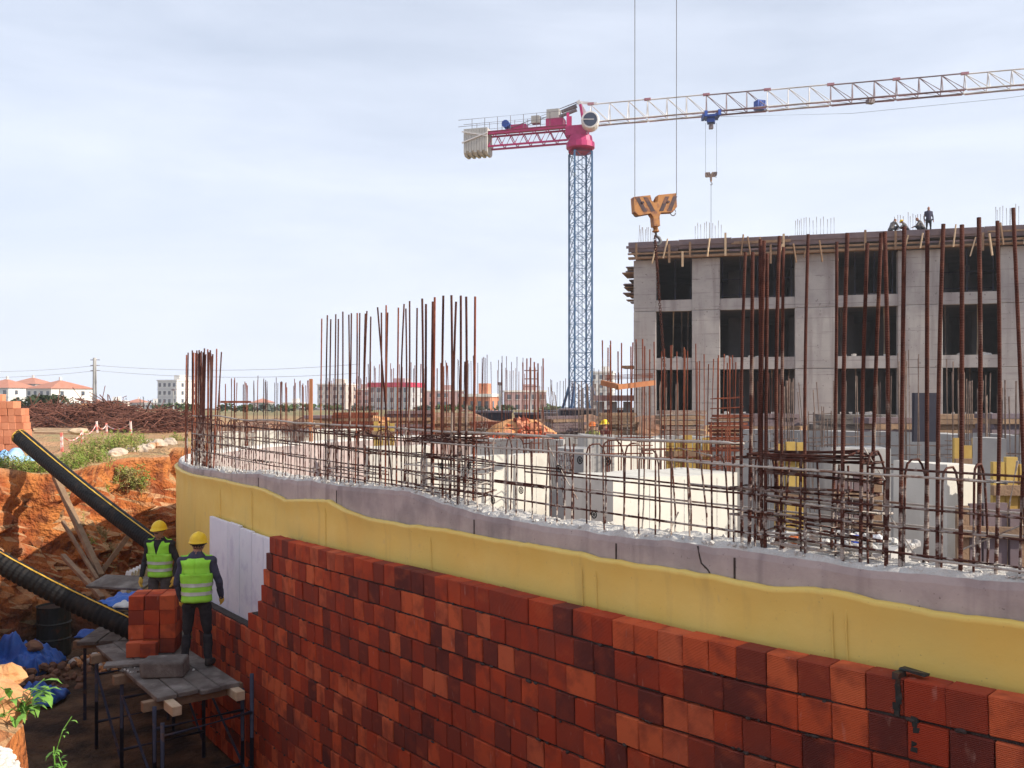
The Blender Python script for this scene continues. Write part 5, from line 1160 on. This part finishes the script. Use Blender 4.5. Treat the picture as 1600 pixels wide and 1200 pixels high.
plant(84, 1185, 3.75, 4, 'tiny green sprout at the gravel edge', .05)

# ------------------------------------------------------------------ site clutter between the basement and the crane
slab('basement_wall', 470, 29.0, 1165, 28.0, .22, .3, M['grey'], 'far grey basement wall along the back of the excavation', 'wall')
cl = [('soil_mound', 520, 668, 36, 2.2, .75, 'soil_dark', 'brown soil mound behind the first tall bars'), ('soil_mound', 600, 672, 34, 2.4, .8, 'soil_lump', 'orange soil mound behind the yellow formwork'), ('soil_mound', 690, 670, 37, 2.6, .9, 'soil_dark', 'dark soil mound left of the site hoarding'), ('soil_mound', 905, 668, 40, 2.4, .7, 'soil_dark', 'dark soil mound at the crane foot'), ('soil_mound', 420, 668, 38, 2.6, .55, 'soil_dark', 'low brown soil mound behind the left bar field'), ('soil_mound', 1010, 672, 35, 1.6, .7, 'soil_dark', 'soil mound under the building corner')]
for i, (nm, px, py, D, r_, h, m, lab) in enumerate(cl):
    c = at(px, HOR, D); c.z = -.1; k = MB(); k.ball(c, (r_, r_ * .7, h), 22, 12, fn=lambda v, i=i: v * (1 + .3 * noise.noise(v * 1.3 + Vector((i * 5, 0, 0))) + .12 * noise.noise(v * 4 + Vector((i * 5, 0, 0))))); tag(k.build(nm, M[m], loc=c), lab, 'soil')
def stack(px, D, n_, l, w_, th, m, lab, z=0.0, yaw=0.0, cat='timber stack', gap=0):
    c = at(px, HOR, D); c.z = z; root = empty('stack', c, lab, cat); rr = random.Random(px)
    for i in range(n_):
        k = MB(); k.box(c + Vector((rr.gauss(0, .05), rr.gauss(0, .05), th * (i + .5) + gap * i)), (l * rr.uniform(.85, 1.05), w_ * rr.uniform(.8, 1.05), th * .92), rz=yaw + rr.gauss(0, .06)); k.build('board', M[m if rr.random() < .7 else 'wood'], root)
stack(505, 33, 7, 1.6, .9, .11, 'form', 'stack of dark formwork boards behind the orange post', .0, .2)
stack(555, 31.5, 9, 1.5, .8, .10, 'rust_red', 'red steel panel stack behind the tall starter bars', .0, -.1, 'panel stack')
stack(640, 32, 8, 1.7, .9, .12, 'form', 'dark board stack right of the orange soil mound', .0, .15)
stack(715, 33, 6, 1.8, .9, .12, 'wood', 'brown timber stack left of the brick rubble', .0, .1)
stack(765, 31, 5, 1.4, .8, .12, 'rust_red', 'low red panel stack before the site hoarding', .0, -.2, 'panel stack')
stack(880, 32, 7, 1.4, .8, .11, 'form', 'dark board stack left of the maroon jacket', .0, .3)
stack(965, 31, 9, 1.4, .8, .10, 'wood', 'timber stack under the orange channel frame', .0, -.1)
stack(1065, 30.5, 6, 1.5, .8, .14, 'rust_grey', 'grey steel stack before the first window bay', .0, .1, 'steel stack', .03)
stack(1140, 24, 10, 1.0, .6, .07, 'rust_red', 'red steel stack left of the yellow column formwork', .0, .0, 'steel stack', .03)
stack(1205, 27, 7, 1.7, .9, .12, 'form', 'dark formwork boards before the second window bay', .1, .1)
stack(1330, 26, 6, 2.2, .9, .14, 'wood_grey', 'grey plank stack before the third window bay', .1, -.1)
stack(1390, 24, 5, 1.4, .8, .16, 'form', 'dark boards behind the pale square column', .1, .15)
stack(1500, 23, 7, 1.6, .8, .13, 'wood', 'brown timber stack before the last window bay', .1, -.05)
stack(1575, 21, 8, 1.2, .8, .12, 'form', 'dark board stack at the right edge', .1, .1)
for i, (px0, px1, D, zt_, lab) in enumerate(((1492, 1640, 7.6, .52, 'dark brown formwork wall in the lower right behind the mesh'), (1300, 1396, 11.0, .45, 'dark brown formwork left of the pale square column'))):
    a, b_ = at(px0, HOR, D), at(px1, HOR, D * .97); root = empty('formwork', ((a.x + b_.x) / 2, D, FLOOR), lab, 'formwork'); n_ = int((b_.x - a.x) / .11)
    for j in range(n_): k = MB(); x = a.x + (b_.x - a.x) * (j + .5) / n_; k.box((x, D + rnd.uniform(-.02, .02), (zt_ + FLOOR) / 2 + rnd.uniform(-.05, .05)), (.10, .04, zt_ - FLOOR)); k.build('board', M['form' if rnd.random() < .7 else 'wood'], root)
    for j in range(3): k = MB(); k.beam((a.x, D - .06, zt_ - .2 - j * .35), (b_.x, D - .06, zt_ - .22 - j * .35), .07, .09); k.build('waler', M['wood'], root)

# ------------------------------------------------------------------ trench: pipes, props, scaffold and site clutter
def pipe(a, b_, r, label, rib, ends, amp=.90):
    a, b_ = Vector(a), Vector(b_); root = empty('corrugated_pipe', b_, label, 'pipe'); l = (b_ - a).length; n = int(l / rib) * 2; d = (b_ - a).normalized()
    pts, rs = [], []
    for i in range(n + 1):
        pts.append(a + (b_ - a) * (i / n) - Vector((0, 0, .05 * math.sin(i / n * 3.14)))); rs.append(r * (1.0 if i % 2 else amp))
    k = MB(); k.tube(pts, rs, 22, cap=False); k.build('shell', M['black_plastic'], root)
    k = MB(); k.tube([p for p in pts[::4]], r * .84, 20, cap=False); k.build('liner', M['pipe_yellow'], root)
    k = MB(); k.tube([pts[0], pts[0] + d * .06], [r * 1.0, r * 1.0], 22, cap=False); k.build('end_collar', M['pipe_yellow'], root)
    x = d.cross(Vector((0, 0, 1))).normalized(); up_ = x.cross(d).normalized()
    k = MB(); off_ = (up_ * .93 + x * ends).normalized() * r * 1.0; k.tube([p + off_ * (1 + .01 * math.sin(j_ * 1.7)) for j_, p in enumerate(pts[1::2])], [.011 + .004 * noise.noise(Vector((j_ * .4, r, 0))) for j_ in range(len(pts[1::2]))], 5); k.build('lit_edge_stripe', M['pipe_yellow'], root)  # yellow stripe painted along the pipe for its sunlit upper edge
pipe(at(30, 682, 17.2), at(262, 866, 14.9), .148, 'black corrugated pipe leaning from the bank into the trench', .06, .25, .965)
pipe(at(-70, 838, 12.6), at(212, 985, 12.25), .150, 'lower black corrugated pipe ending at the scaffold', .085, .25)
def plank(a, b_, w_, h, m, label, cat='timber', roll=0.0): k = MB(); k.beam(a, b_, w_, h, roll=roll); o = k.build('prop_timber', M[m], loc=b_); bevel(o, .006, 1); return tag(o, label, cat)
plank(at(86, 744, 16.9), at(158, 900, 15.6), .10, .10, 'wood', 'long timber prop leaning against the bank under the upper pipe')
plank(at(98, 868, 15.4), at(160, 935, 14.2), .08, .07, 'wood', 'short dark timber leaning behind the lower pipe')
plank(at(206, 830, 16.0), at(160, 892, 15.8), .09, .08, 'wood', 'timber crossing the long prop from the right')
plank(at(98, 815, 16.6), at(152, 905, 15.4), .06, .06, 'wood', 'thin batten beside the long timber prop')
# main scaffold along the wall
U = Vector((-.62, .785, 0)).normalized(); V = Vector((U.y, -U.x, 0)); P0 = Vector((-3.93, 9.9, 0)); PZ = -1.87; srz = math.atan2(U.y, U.x)
def sc(u, v, z): q = P0 + U * u + V * v; return Vector((q.x, q.y, z))
sf = empty('scaffold', sc(1.2, .45, FLOOR), 'steel trestle scaffold with plank deck along the brick wall', 'scaffold')
for i in range(4):
    v = .115 + i * .232; k = MB(); k.beam(sc(-.02 + rnd.uniform(-.08, .06), v, PZ - .03 + rnd.uniform(-.008, .008)), sc(2.62 + rnd.uniform(-.1, .1), v + rnd.uniform(-.01, .01), PZ - .03), .222, .05); bevel(k.build('deck_plank', M['wood_grey'], sf), .006, 1)
for u in (.12, 1.3, 2.4): k = MB(); k.beam(sc(u, -.12, PZ - .115), sc(u, 1.02, PZ - .115), .09, .11); bevel(k.build('bearer', M['wood'], sf), .006, 1)
k = MB(); k.box(sc(-.15, .13, PZ - .10), (.30, .105, .105), rz=srz); bevel(k.build('timber_end', M['wood_pale'], sf), .006, 1)
k = MB(); k.box(sc(-.10, .86, PZ - .10), (.30, .105, .105), rz=srz); bevel(k.build('timber_end', M['wood_pale'], sf), .006, 1)
for u, hs in ((-.28, (.16, -.22)), (.0, (-.1, -.1)), (1.3, (-.1, -.1)), (2.5, (-.1, -.1))):
    for v, h in zip((-.02, .98), hs): MB().tube([sc(u, v, FLOOR), sc(u, v, PZ + h if u > -.2 else PZ + (.14 if v > .5 else -.2))], .024, 8).build('upright', M['steel_blue'], sf, smooth=True)
    for z in (PZ - .35, FLOOR + .35): MB().tube([sc(u, -.02, z), sc(u, .98, z + (.05 if u < 0 else 0))], .02, 8).build('ledger', M['steel_blue'], sf, smooth=True)
for v in (-.02, .98): MB().tube([sc(-.28, v, FLOOR + .2), sc(1.3, v, PZ - .3)], .016, 6).build('diagonal', M['steel_blue'], sf); MB().tube([sc(1.3, v, FLOOR + .2), sc(2.5, v, PZ - .3)], .016, 6).build('diagonal', M['steel_blue'], sf)
# bricks stacked on the deck
st = empty('brick_stack', sc(1.95, .58, PZ), 'block of dark red bricks stacked on the scaffold deck', 'brick stack')
for lv in range(4):
    for c in range(3):
        for r_ in range(3):
            if lv == 3 and c == 2 and r_ == 0 and False: continue
            q = sc(1.95, .58, 0); X = Vector((1, .12, 0)).normalized(); Yv = Vector((-X.y, X.x, 0)); p = q + X * ((c - 1) * .194) + Yv * ((r_ - 1) * .14)
            o = link('brick', brick_mesh(rnd.randrange(6)), st, (p.x + rnd.gauss(0, .004), p.y + rnd.gauss(0, .004), PZ + BH / 2 + .003 + lv * (BH + .004))); o.rotation_euler.z = math.atan2(X.y, X.x) + rnd.gauss(0, .03)
for i, (dx, dy) in enumerate(((-.14, -.33), (.05, -.34))):
    q = sc(1.95, .58, 0); o = link('brick', brick_mesh(i), st, (q.x + dx, q.y + dy, PZ + BH / 2 + .003)); o.rotation_euler.z = .2 - .1 * i
k = MB(); q = sc(.78, .33, PZ + .095); k.box(q, (.50, .30, .19), rz=.1, jit=.018); o = k.build('concrete_block', M['wood_grey'], loc=q); bevel(o, .03, 3); tag(o, 'chipped grey mortar trough block on the scaffold deck', 'block')
k = MB(); q = sc(1.35, .28, PZ + .02); k.box(q, (.95, .2, .035), rz=.25); tag(bevel(k.build('loose_plank', M['wood_grey'], loc=q), .005, 1), 'short loose plank across the scaffold deck beside the bricks', 'plank')
heap('mortar_crumbs', sc(1.0, .3, PZ + .0), .45, .3, .03, 60, .035, [M['wood_grey'], M['rubble']], 'mortar crumbs scattered on the scaffold deck', 'rubble', 'ball', kind='stuff')
# second deck further back carrying sheets, boards and tarp
s2 = empty('scaffold', (-5.6, 13.7, FLOOR), 'rear scaffold deck behind the stacked bricks', 'scaffold')
for i in range(5): k = MB(); k.beam((-6.0 + i * .28, 12.7 + rnd.uniform(-.08, .08), -2.03), (-6.2 + i * .28, 15.0 + rnd.uniform(-.1, .1), -2.03), .265, .05); bevel(k.build('deck_plank', M['wood_grey'], s2), .006, 1)
for x in (-6.15, -4.95):
    for y in (12.9, 14.7): MB().tube([(x, y, FLOOR), (x, y, -2.06)], .024, 8).build('upright', M['steel_blue'], s2)
for y in (12.9, 14.7): MB().beam((-6.3, y, -2.11), (-4.85, y, -2.11), .09, .1).build('bearer', M['wood'], s2)
for i in range(5):
    p = at(203 + i * 5, 905 - i * 1.5, 14.6 + i * .08); k = MB(); k.box((p.x, p.y, -1.75 + i * .01), (.10, .5, .62), rot=Matrix.Rotation(R(-24), 3, 'X') @ Matrix.Rotation(R(6), 3, 'Y')); o = k.build('foam_offcut', M['white_sheet'], loc=p); bevel(o, .01); tag(o, ['leftmost', 'second', 'middle', 'fourth', 'rightmost'][i] + ' dusty white board of the leaning row behind the workers', 'board', 'boards leaning behind the workers')
k = MB(); k.beam(at(150, 908, 14.0), at(236, 912, 13.6), .42, .04, roll=.25); tag(bevel(k.build('board', M['wood_grey'], loc=at(190, 910, 13.8)), .006, 1), 'broad grey board lying left of the facing worker', 'board')
sheet('tarpaulin', at(196, 944, 13.2), .66, .7, .14, 'tarp_blue', 'bright blue tarpaulin between the lower pipe and the brick stack', seed=2)
k = MB(); q = at(205, 944, 13.0); sheet('plastic_sheet', at(208, 946, 12.95), .5, .3, .10, 'white_sheet', 'white plastic sheet on the blue tarpaulin', 'plastic sheet', seed=8, fold=.05)
# drum, tarp heap and planks on the trench floor
dp = Vector((at(84, 0, 16.2).x, 16.2, FLOOR)); dr = empty('oil_drum', dp, 'dark steel drum standing at the foot of the bank', 'drum')
k = MB(); k.tube([dp + Vector((0, 0, z)) for z in (0, .02, .28, .30, .32, .56, .58, .60, .86, .88)], [.28, .29, .28, .30, .28, .28, .30, .28, .28, .29], 22, cap=False); k.build('shell', M['drum'], dr, smooth=False)
k = MB(); k.tube([dp + Vector((0, 0, .84)), dp + Vector((0, 0, .85))], .275, 22); k.build('lid', M['drum'], dr)
sheet('tarpaulin', (at(32, 0, 15.0).x, 15.0, FLOOR + .1), 1.1, 1.0, .45, 'tarp_blue', 'crumpled blue tarpaulin at the foot of the bank', seed=5, fold=.3, n=44)
sheet('tarpaulin', (at(60, 0, 13.6).x, 13.6, FLOOR + .05), .7, .6, .2, 'tarp_blue', 'small blue tarpaulin scrap before the crumpled one', seed=12, fold=.2)
rock(50, 1030, 15.0, .18, 'soil_dark', 'brown soil clod lying on the crumpled tarpaulin', 'soil clod', 2.2, z=FLOOR + .45, fl=.5)
heap('rubble', (-7.0, 15.6, FLOOR + .02), .7, .6, .15, 70, .14, [M['rubble'], M['soil_lump']], 'scattered rubble on the trench floor before the drum', 'rubble', 'ball', kind='stuff')
heap('soil_clods', (-7.9, 14.2, FLOOR), 1.0, 1.6, .35, 110, .16, [M['soil_dark']], 'fallen soil clods along the foot of the bank', 'soil', 'ball', kind='stuff')
sheet('tarpaulin', (at(140, 0, 15.4).x, 15.4, FLOOR + .55), .4, .3, .1, 'tarp_blue', 'little blue tarpaulin piece under the lower pipe', seed=15, fold=.1)

# ------------------------------------------------------------------ people
def person(loc, yaw, label, pose, mats, h=1.70, vest=None, helmet=True, voxel=.011, band=True, face=True):
    """pose: dict of joint positions in body space (x right, y forward, z up) for a 1.70 m figure; one continuous remeshed skin."""
    J = dict(pelvis=(0, 0, .92), chest=(0, .01, 1.22), neck=(0, 0, 1.42), head=(0, .02, 1.56), ls=(-.185, 0, 1.36), rs=(.185, 0, 1.36), le=(-.25, -.03, 1.08), re=(.25, -.03, 1.08), lw=(-.255, .06, .84), rw=(.255, .06, .84),
             lh=(-.09, 0, .88), rh=(.09, 0, .88), lk=(-.11, .03, .48), rk=(.11, .03, .48), la=(-.12, 0, .08), ra=(.12, 0, .08))
    J.update(pose); J = {k: Vector(v) for k, v in J.items()}
    mb = MB(); SK, SH, TR, GL, SO, HA = range(6)
    def limb(a, b_, r0, r1, mi, n=5):
        mb.mi = mi; a, b_ = Vector(a), Vector(b_); mb.tube([a + (b_ - a) * (i / n) for i in range(n + 1)], [r0 + (r1 - r0) * i / n for i in range(n + 1)], 12); mb.ball(a, r0, 12, 8); mb.ball(b_, r1, 12, 8)
    up = (J['neck'] - J['pelvis']).normalized(); rt = (J['rs'] - J['ls']).normalized(); fw_ = up.cross(rt).normalized(); RM = Matrix((rt, fw_, up)).transposed()
    # torso
    mb.mi = SH
    for u, rx, ry in ((.0, .165, .115), (.2, .155, .11), (.42, .158, .112), (.62, .172, .12), (.8, .18, .115), (.93, .12, .085)):
        c = J['pelvis'] + (J['neck'] - J['pelvis']) * u; mb.ball(c, (rx, ry, .11), 16, 9, rot=RM)
    mb.mi = TR; mb.ball(J['pelvis'] + Vector((0, 0, -.03)), (.168, .122, .12), 16, 9, rot=RM)
    limb(J['neck'] - up * .03, J['neck'] + (J['head'] - J['neck']) * .6, .058, .052, SK)
    hd = (J['head'] - J['neck']).normalized()
    # head
    H = J['head'] + hd * .02; mb.mi = SK; mb.ball(H, (.074, .094, .112), 16, 11, rot=RM); mb.ball(H + RM @ Vector((0, .045, -.06)), (.052, .05, .06), 12, 8, rot=RM)
    mb.ball(H + RM @ Vector((0, .098, -.012)), (.014, .022, .026), 8, 6, rot=RM); mb.ball(H + RM @ Vector((0, .084, .028)), (.05, .014, .012), 8, 6, rot=RM)
    for s_ in (-1, 1): mb.ball(H + RM @ Vector((s_ * .075, 0, -.005)), (.012, .022, .032), 8, 6, rot=RM)
    mb.mi = HA; mb.ball(H + RM @ Vector((0, -.03, .012)), (.076, .074, .09), 14, 9, rot=RM)
    for s_, k in ((-1, 'l'), (1, 'r')):
        limb(J[k + 's'] - rt * s_ * .02, J[k + 'e'], .064, .048, SH); limb(J[k + 'e'], J[k + 'w'], .047, .036, SH)
        limb(J['neck'] - up * .05, J[k + 's'], .055, .066, SH)
        # gloved hand: palm, four fingers of different length with a bend, thumb from the side of the palm
        d = (J[k + 'w'] - J[k + 'e']).normalized(); sd = (rt * -s_); f_ = d.cross(sd).normalized() * s_; w_ = J[k + 'w']; fwd = (fw_ - d * fw_.dot(d)).normalized()
        limb(w_, w_ + d * .085, .032, .036, GL, 3)
        for q, (o_, ln) in enumerate(((.028, .075), (.010, .085), (-.009, .08), (-.026, .062))):
            b0 = w_ + d * .085 + fwd * o_; b1 = b0 + d * ln * .55 + sd * .008; b2 = b1 + d * ln * .4 + sd * .028; limb(b0, b1, .0115, .0105, GL, 2); limb(b1, b2, .0105, .009, GL, 2)
        t0 = w_ + d * .03 + fwd * .028; t1 = t0 + d * .035 + fwd * .022 + sd * .01; limb(t0, t1, .0135, .012, GL, 2); limb(t1, t1 + d * .032 + sd * .012, .012, .010, GL, 2)
        limb(J[k + 'h'], J[k + 'k'], .092, .062, TR); limb(J[k + 'k'], J[k + 'a'], .062, .048, TR)
        a_ = J[k + 'a']; ft = Vector((s_ * .25, 1, 0)).normalized() if 'foot' not in J else J['foot']
        mb.mi = SO; mb.ball(a_ + Vector((0, 0, -.02)) - ft * .02, (.046, .055, .055), 12, 8)
        ang = math.atan2(-ft.x, ft.y); mb.ball(a_ + ft * .075 + Vector((0, 0, -.04)), (.048, .125, .042), 12, 8, rot=Matrix.Rotation(ang, 3, 'Z'))
    sc_ = h / 1.70
    Mw = Matrix.Translation(Vector(loc)) @ Matrix.Rotation(yaw, 4, 'Z') @ Matrix.Scale(sc_, 4)
    tmp = bpy.data.objects.new('tmp', mb.mesh('tmp', [M['skin']])); ts = bpy.data.scenes.new('tmp'); ts.collection.objects.link(tmp)
    rm = tmp.modifiers.new('r', 'REMESH'); rm.mode = 'VOXEL'; rm.voxel_size = voxel; smd = tmp.modifiers.new('s', 'SMOOTH'); smd.iterations = 4; smd.factor = .5
    vl = ts.view_layers[0]; vl.update(); dg = vl.depsgraph; me = bpy.data.meshes.new_from_object(tmp.evaluated_get(dg)); bpy.data.objects.remove(tmp); bpy.data.scenes.remove(ts)
    kd = kdtree.KDTree(len(mb.f)); 
    for i, f in enumerate(mb.f):
        c = Vector()
        for v in f: c += mb.v[v]
        kd.insert(c / len(f), i)
    kd.balance(); me.materials.clear()
    for n_ in mats: me.materials.append(M[n_])
    for p in me.polygons: p.material_index = mb.m[kd.find(p.center)[1]]; p.use_smooth = True
    if face:                                # cloth folds pressed into the surface
        nrm_ = [v.normal.copy() for v in me.vertices]
        for v, n_ in zip(me.vertices, nrm_):
            v.co += n_ * (.008 * fbm((v.co.x * 1.2, v.co.y * 1.2, v.co.z * .9), 9, 3)) if v.co.z < J['neck'].z - .02 else Vector()
    BVb = BVHTree.FromPolygons([v.co.copy() for v in me.vertices], [tuple(p.vertices) for p in me.polygons])
    me.transform(Matrix.Rotation(yaw, 4, 'Z') @ Matrix.Scale(sc_, 4))
    root = empty('person', loc, label, 'person'); o = link('body', me, root, loc)
    def attach(k, name, m_, par=root, solid=0, smooth=True):
        k.v = [Mw @ v for v in k.v]; q = k.build(name, m_, par, smooth=smooth)
        if solid: sm = q.modifiers.new('s', 'SOLIDIFY'); sm.thickness = solid; sm.offset = 1
        return q
    if face:
        for s_ in (-1, 1):
            k = MB(); k.ball(H + RM @ Vector((s_ * .03, .083, .008)), (.011, .008, .006), 8, 6, rot=RM); attach(k, 'eye', M['hair'])
            k = MB(); k.ball(H + RM @ Vector((s_ * .032, .089, .030)), (.020, .006, .005), 8, 5, rot=RM); attach(k, 'eyebrow', M['hair'])
        k = MB(); k.ball(H + RM @ Vector((0, .094, -.050)), (.026, .008, .006), 8, 5, rot=RM); attach(k, 'mouth', M['skin'])
        k = MB(); k.ball(H + RM @ Vector((0, .098, -.038)), (.034, .009, .009), 8, 5, rot=RM); attach(k, 'moustache', M['hair'])
    if helmet:
        hm = H + RM @ Vector((0, 0, .032)); k = MB(); rows = []
        for j in range(8):
            t_ = (math.pi / 2) * j / 7; rows.append([hm + RM @ Vector((.112 * math.sin(t_) * math.cos(a), .130 * math.sin(t_) * math.sin(a), .122 * math.cos(t_) + (.006 * math.exp(-(math.sin(t_) * math.cos(a) * 9) ** 2)))) for a in [2 * math.pi * q / 24 for q in range(24)]])
        for dd, dz in ((1.08, -.006), (1.12, -.014), (1.06, -.018)):
            rows.append([hm + RM @ Vector((.112 * dd * math.cos(a), (.130 * dd + max(0, math.sin(a)) ** 2 * (.055 if dd > 1.07 else .03)) * math.sin(a), dz - max(0, math.sin(a)) * .012)) for a in [2 * math.pi * q / 24 for q in range(24)]])
        k.grid(rows, True); hel = attach(k, 'helmet', M['helmet'] if helmet is True else M[helmet], solid=.003)
        k = MB(); k.tube([hm + RM @ Vector((.094 * math.cos(a), .110 * math.sin(a), -.028)) for a in [2 * math.pi * q / 20 for q in range(21)]], .012, 5, cap=False); attach(k, 'harness', M['helmet_in'], hel)
    if vest:
        zb = J['pelvis'].z - .07; zt_ = J['neck'].z + .015
        def ring_pt(a, z, off_):            # ray from outside towards the torso axis; arms are skipped by limiting the radius
            u = (z - J['pelvis'].z) / (J['neck'].z - J['pelvis'].z); c = J['pelvis'] + (J['neck'] - J['pelvis']) * u
            d = (rt * math.sin(a) + fw_ * math.cos(a)); s0 = .20 if abs(math.sin(a)) > .6 else .24
            rx = [.178, .172, .176, .188, .196, .18, .125, .09]; uu = max(0, min(6.999, (u + .1) / 1.1 * 7)); i = int(uu); rxx = rx[i] + (rx[i + 1] - rx[i]) * (uu - i); ryy = rxx * (.74 if u < .75 else .80)
            r_ = 1 / math.sqrt((math.sin(a) / rxx) ** 2 + (math.cos(a) / ryy) ** 2)
            h_ = BVb.ray_cast(c + d * .23, -d, .23)
            if h_[0] is not None and abs(math.sin(a)) < .75: r_ = max(r_ * .8, min((h_[0] - c).length + .014, r_ * 1.12))
            return c + d * (r_ + off_ + .006 * noise.noise(Vector((a * 3, z * 14, 0))))
        NA, NZ = 44, 14; k = MB(); za = J['ls'].z - .15
        rows = [[ring_pt(2 * math.pi * i / NA, zb + (za - zb) * j / NZ, .012) for i in range(NA)] for j in range(NZ + 1)]; k.grid(rows, True)
        def surf(x, z, s_):                 # cloth point in front of (s_=1) or behind (s_=-1) the chest
            h_ = BVb.ray_cast(Vector((x, s_ * .5, z)), Vector((0, -s_, 0)), .6); y = h_[0].y if h_[0] is not None else s_ * .08
            return Vector((x, y * .5 + s_ * .055 + s_ * .014 if abs(y) < .02 else y + s_ * .019, z))
        for s_ in (1, -1):
            for sx in (-1, 1):
                rows = []; n_ = 12
                for j in range(n_ + 1):
                    v = j / n_; row = []
                    for c in range(9):
                        w_ = c / 8; xo = .186 - .022 * math.sin(min(1, v * 1.2) * 3.14) + .006 * v
                        if s_ > 0: xi = max(.003 if vest == 'open' else 0, (v - .05) * .085)
                        else: xi = 0 if v < .9 else (v - .9) * .55
                        x = sx * (xi + (xo - xi) * w_); h_ = BVb.ray_cast(Vector((x, .0, 1.62)) if abs(x) > .085 else Vector((sx * .085, 0, 1.62)), Vector((0, 0, -1)), .6); zs = (h_[0].z if h_[0] is not None else 1.42) + .012
                        z = za - .035 + (zs - za + .035) * v
                        p = surf(x, min(z, zs - .02), s_); p.z = z
                        if v > .72: p.y = p.y * (1 - (v - .72) / .28) + 0.0 * (v - .72)
                        row.append(p)
                    rows.append(row if sx * s_ > 0 else row[::-1])
                k.grid(rows)
        ve = attach(k, 'vest', M['vest' if vest in (True, 'open') else vest], solid=.006)
        if band:
            for z0, z1 in ((zb + .09, zb + .135), (zb + .20, zb + .245)):
                k = MB(); k.grid([[ring_pt(2 * math.pi * i / NA, z, .021) for i in range(NA)] for z in (z0, (z0 + z1) / 2, z1)], True); attach(k, 'reflective_band', M['band'], ve)
    return root
base_m = ['skin', 'shirt', 'trousers', 'glove', 'shoe', 'hair']
q = sc(.80, .72, PZ)
person((q.x, q.y, PZ + .005), R(8), 'person with back turned in lime vest and yellow helmet on the scaffold', dict(re=(.27, .02, 1.09), rw=(.275, .15, .88), le=(-.245, .0, 1.08), lw=(-.22, .12, .86), lk=(-.12, .02, .48), la=(-.15, -.02, .08), rk=(.12, .04, .48), ra=(.14, .02, .08), head=(.01, .035, 1.555)), base_m, h=1.63, vest=True)
p2_ = at(250, 0, 13.25)
person((p2_.x, p2_.y, -2.0), R(176), 'person facing the camera in lime vest and yellow helmet behind the bricks', dict(head=(0, .03, 1.555), le=(-.27, -.02, 1.09), re=(.26, -.03, 1.08), lw=(-.27, .08, .86), rw=(.265, .07, .85)), ['skin', 'shirt_black', 'trousers_grey', 'glove', 'shoe', 'hair'], h=1.60, vest='open')
# workers further back: only head and shoulders show above the mesh
p3_ = at(946, 0, 26.5); person((p3_.x, 26.5, CZ - (656 - HOR) / FPX * 26.5 - 1.70), R(115), 'person in maroon jacket and yellow helmet behind the mesh', dict(), ['skin', 'red_coat', 'trousers', 'red_coat', 'shoe', 'hair'], h=1.68, voxel=.02, face=False)
p4_ = at(926, 0, 27.2); person((p4_.x, 27.2, CZ - (659 - HOR) / FPX * 27.2 - 1.70), R(150), 'person in orange helmet and green jacket behind the grey bars', dict(), ['skin', 'weed', 'trousers', 'weed', 'shoe', 'hair'], h=1.68, voxel=.025, helmet='vest_orange', face=False)
sit = dict(pelvis=(0, -.05, .32), chest=(0, .08, .62), neck=(0, .22, .78), head=(0, .32, .88), ls=(-.18, .2, .74), rs=(.18, .2, .74), le=(-.24, .36, .5), re=(.24, .36, .5), lw=(-.16, .56, .42), rw=(.16, .56, .42), lh=(-.1, -.03, .3), rh=(.1, -.03, .3), lk=(-.16, .36, .5), rk=(.16, .36, .5), la=(-.15, .12, .08), ra=(.15, .12, .08))
for px, ps, yw, lab, hat, hh in ((1395, sit, -70, 'person crouching on the top slab with arms forward', None, 1.5), (1421, sit, 60, 'person crouching low on the top slab in yellow helmet', True, 1.3), (1446, sit, 80, 'person bent over on the top slab left of the standing one', None, 1.45), (1458, {}, 170, 'person in dark clothes standing on the top slab', None, 1.5)):
    b_ = BA + ud * fu(px) + nd * (.7 if ps else 1.2)
    person((b_.x, b_.y, 9.93), R(yw), lab, ps, ['skin', 'grey_cloth' if ps else 'shirt', 'trousers', 'skin', 'shoe', 'hair'], h=hh, voxel=.035, helmet=hat, face=False)

# ------------------------------------------------------------------ thin dusty air over the whole site
hz_ = MB(); hz_.box((0, 0, 36), (1540, 1540, 100)); ho = hz_.build('haze', None); tag(ho, 'thin pale dusty air over the whole site', 'haze', kind='stuff')
hm_ = bpy.data.materials.new('haze'); hm_.use_nodes = True; tt_ = hm_.node_tree; tt_.nodes.clear(); ou = N(tt_, 'ShaderNodeOutputMaterial'); pv = N(tt_, 'ShaderNodeVolumePrincipled'); pv.inputs['Color'].default_value = (.93, .95, 1, 1); pv.inputs['Density'].default_value = .00055; pv.inputs['Anisotropy'].default_value = .2; tt_.links.new(pv.outputs[0], ou.inputs['Volume'])
ho.data.materials.clear(); ho.data.materials.append(hm_)
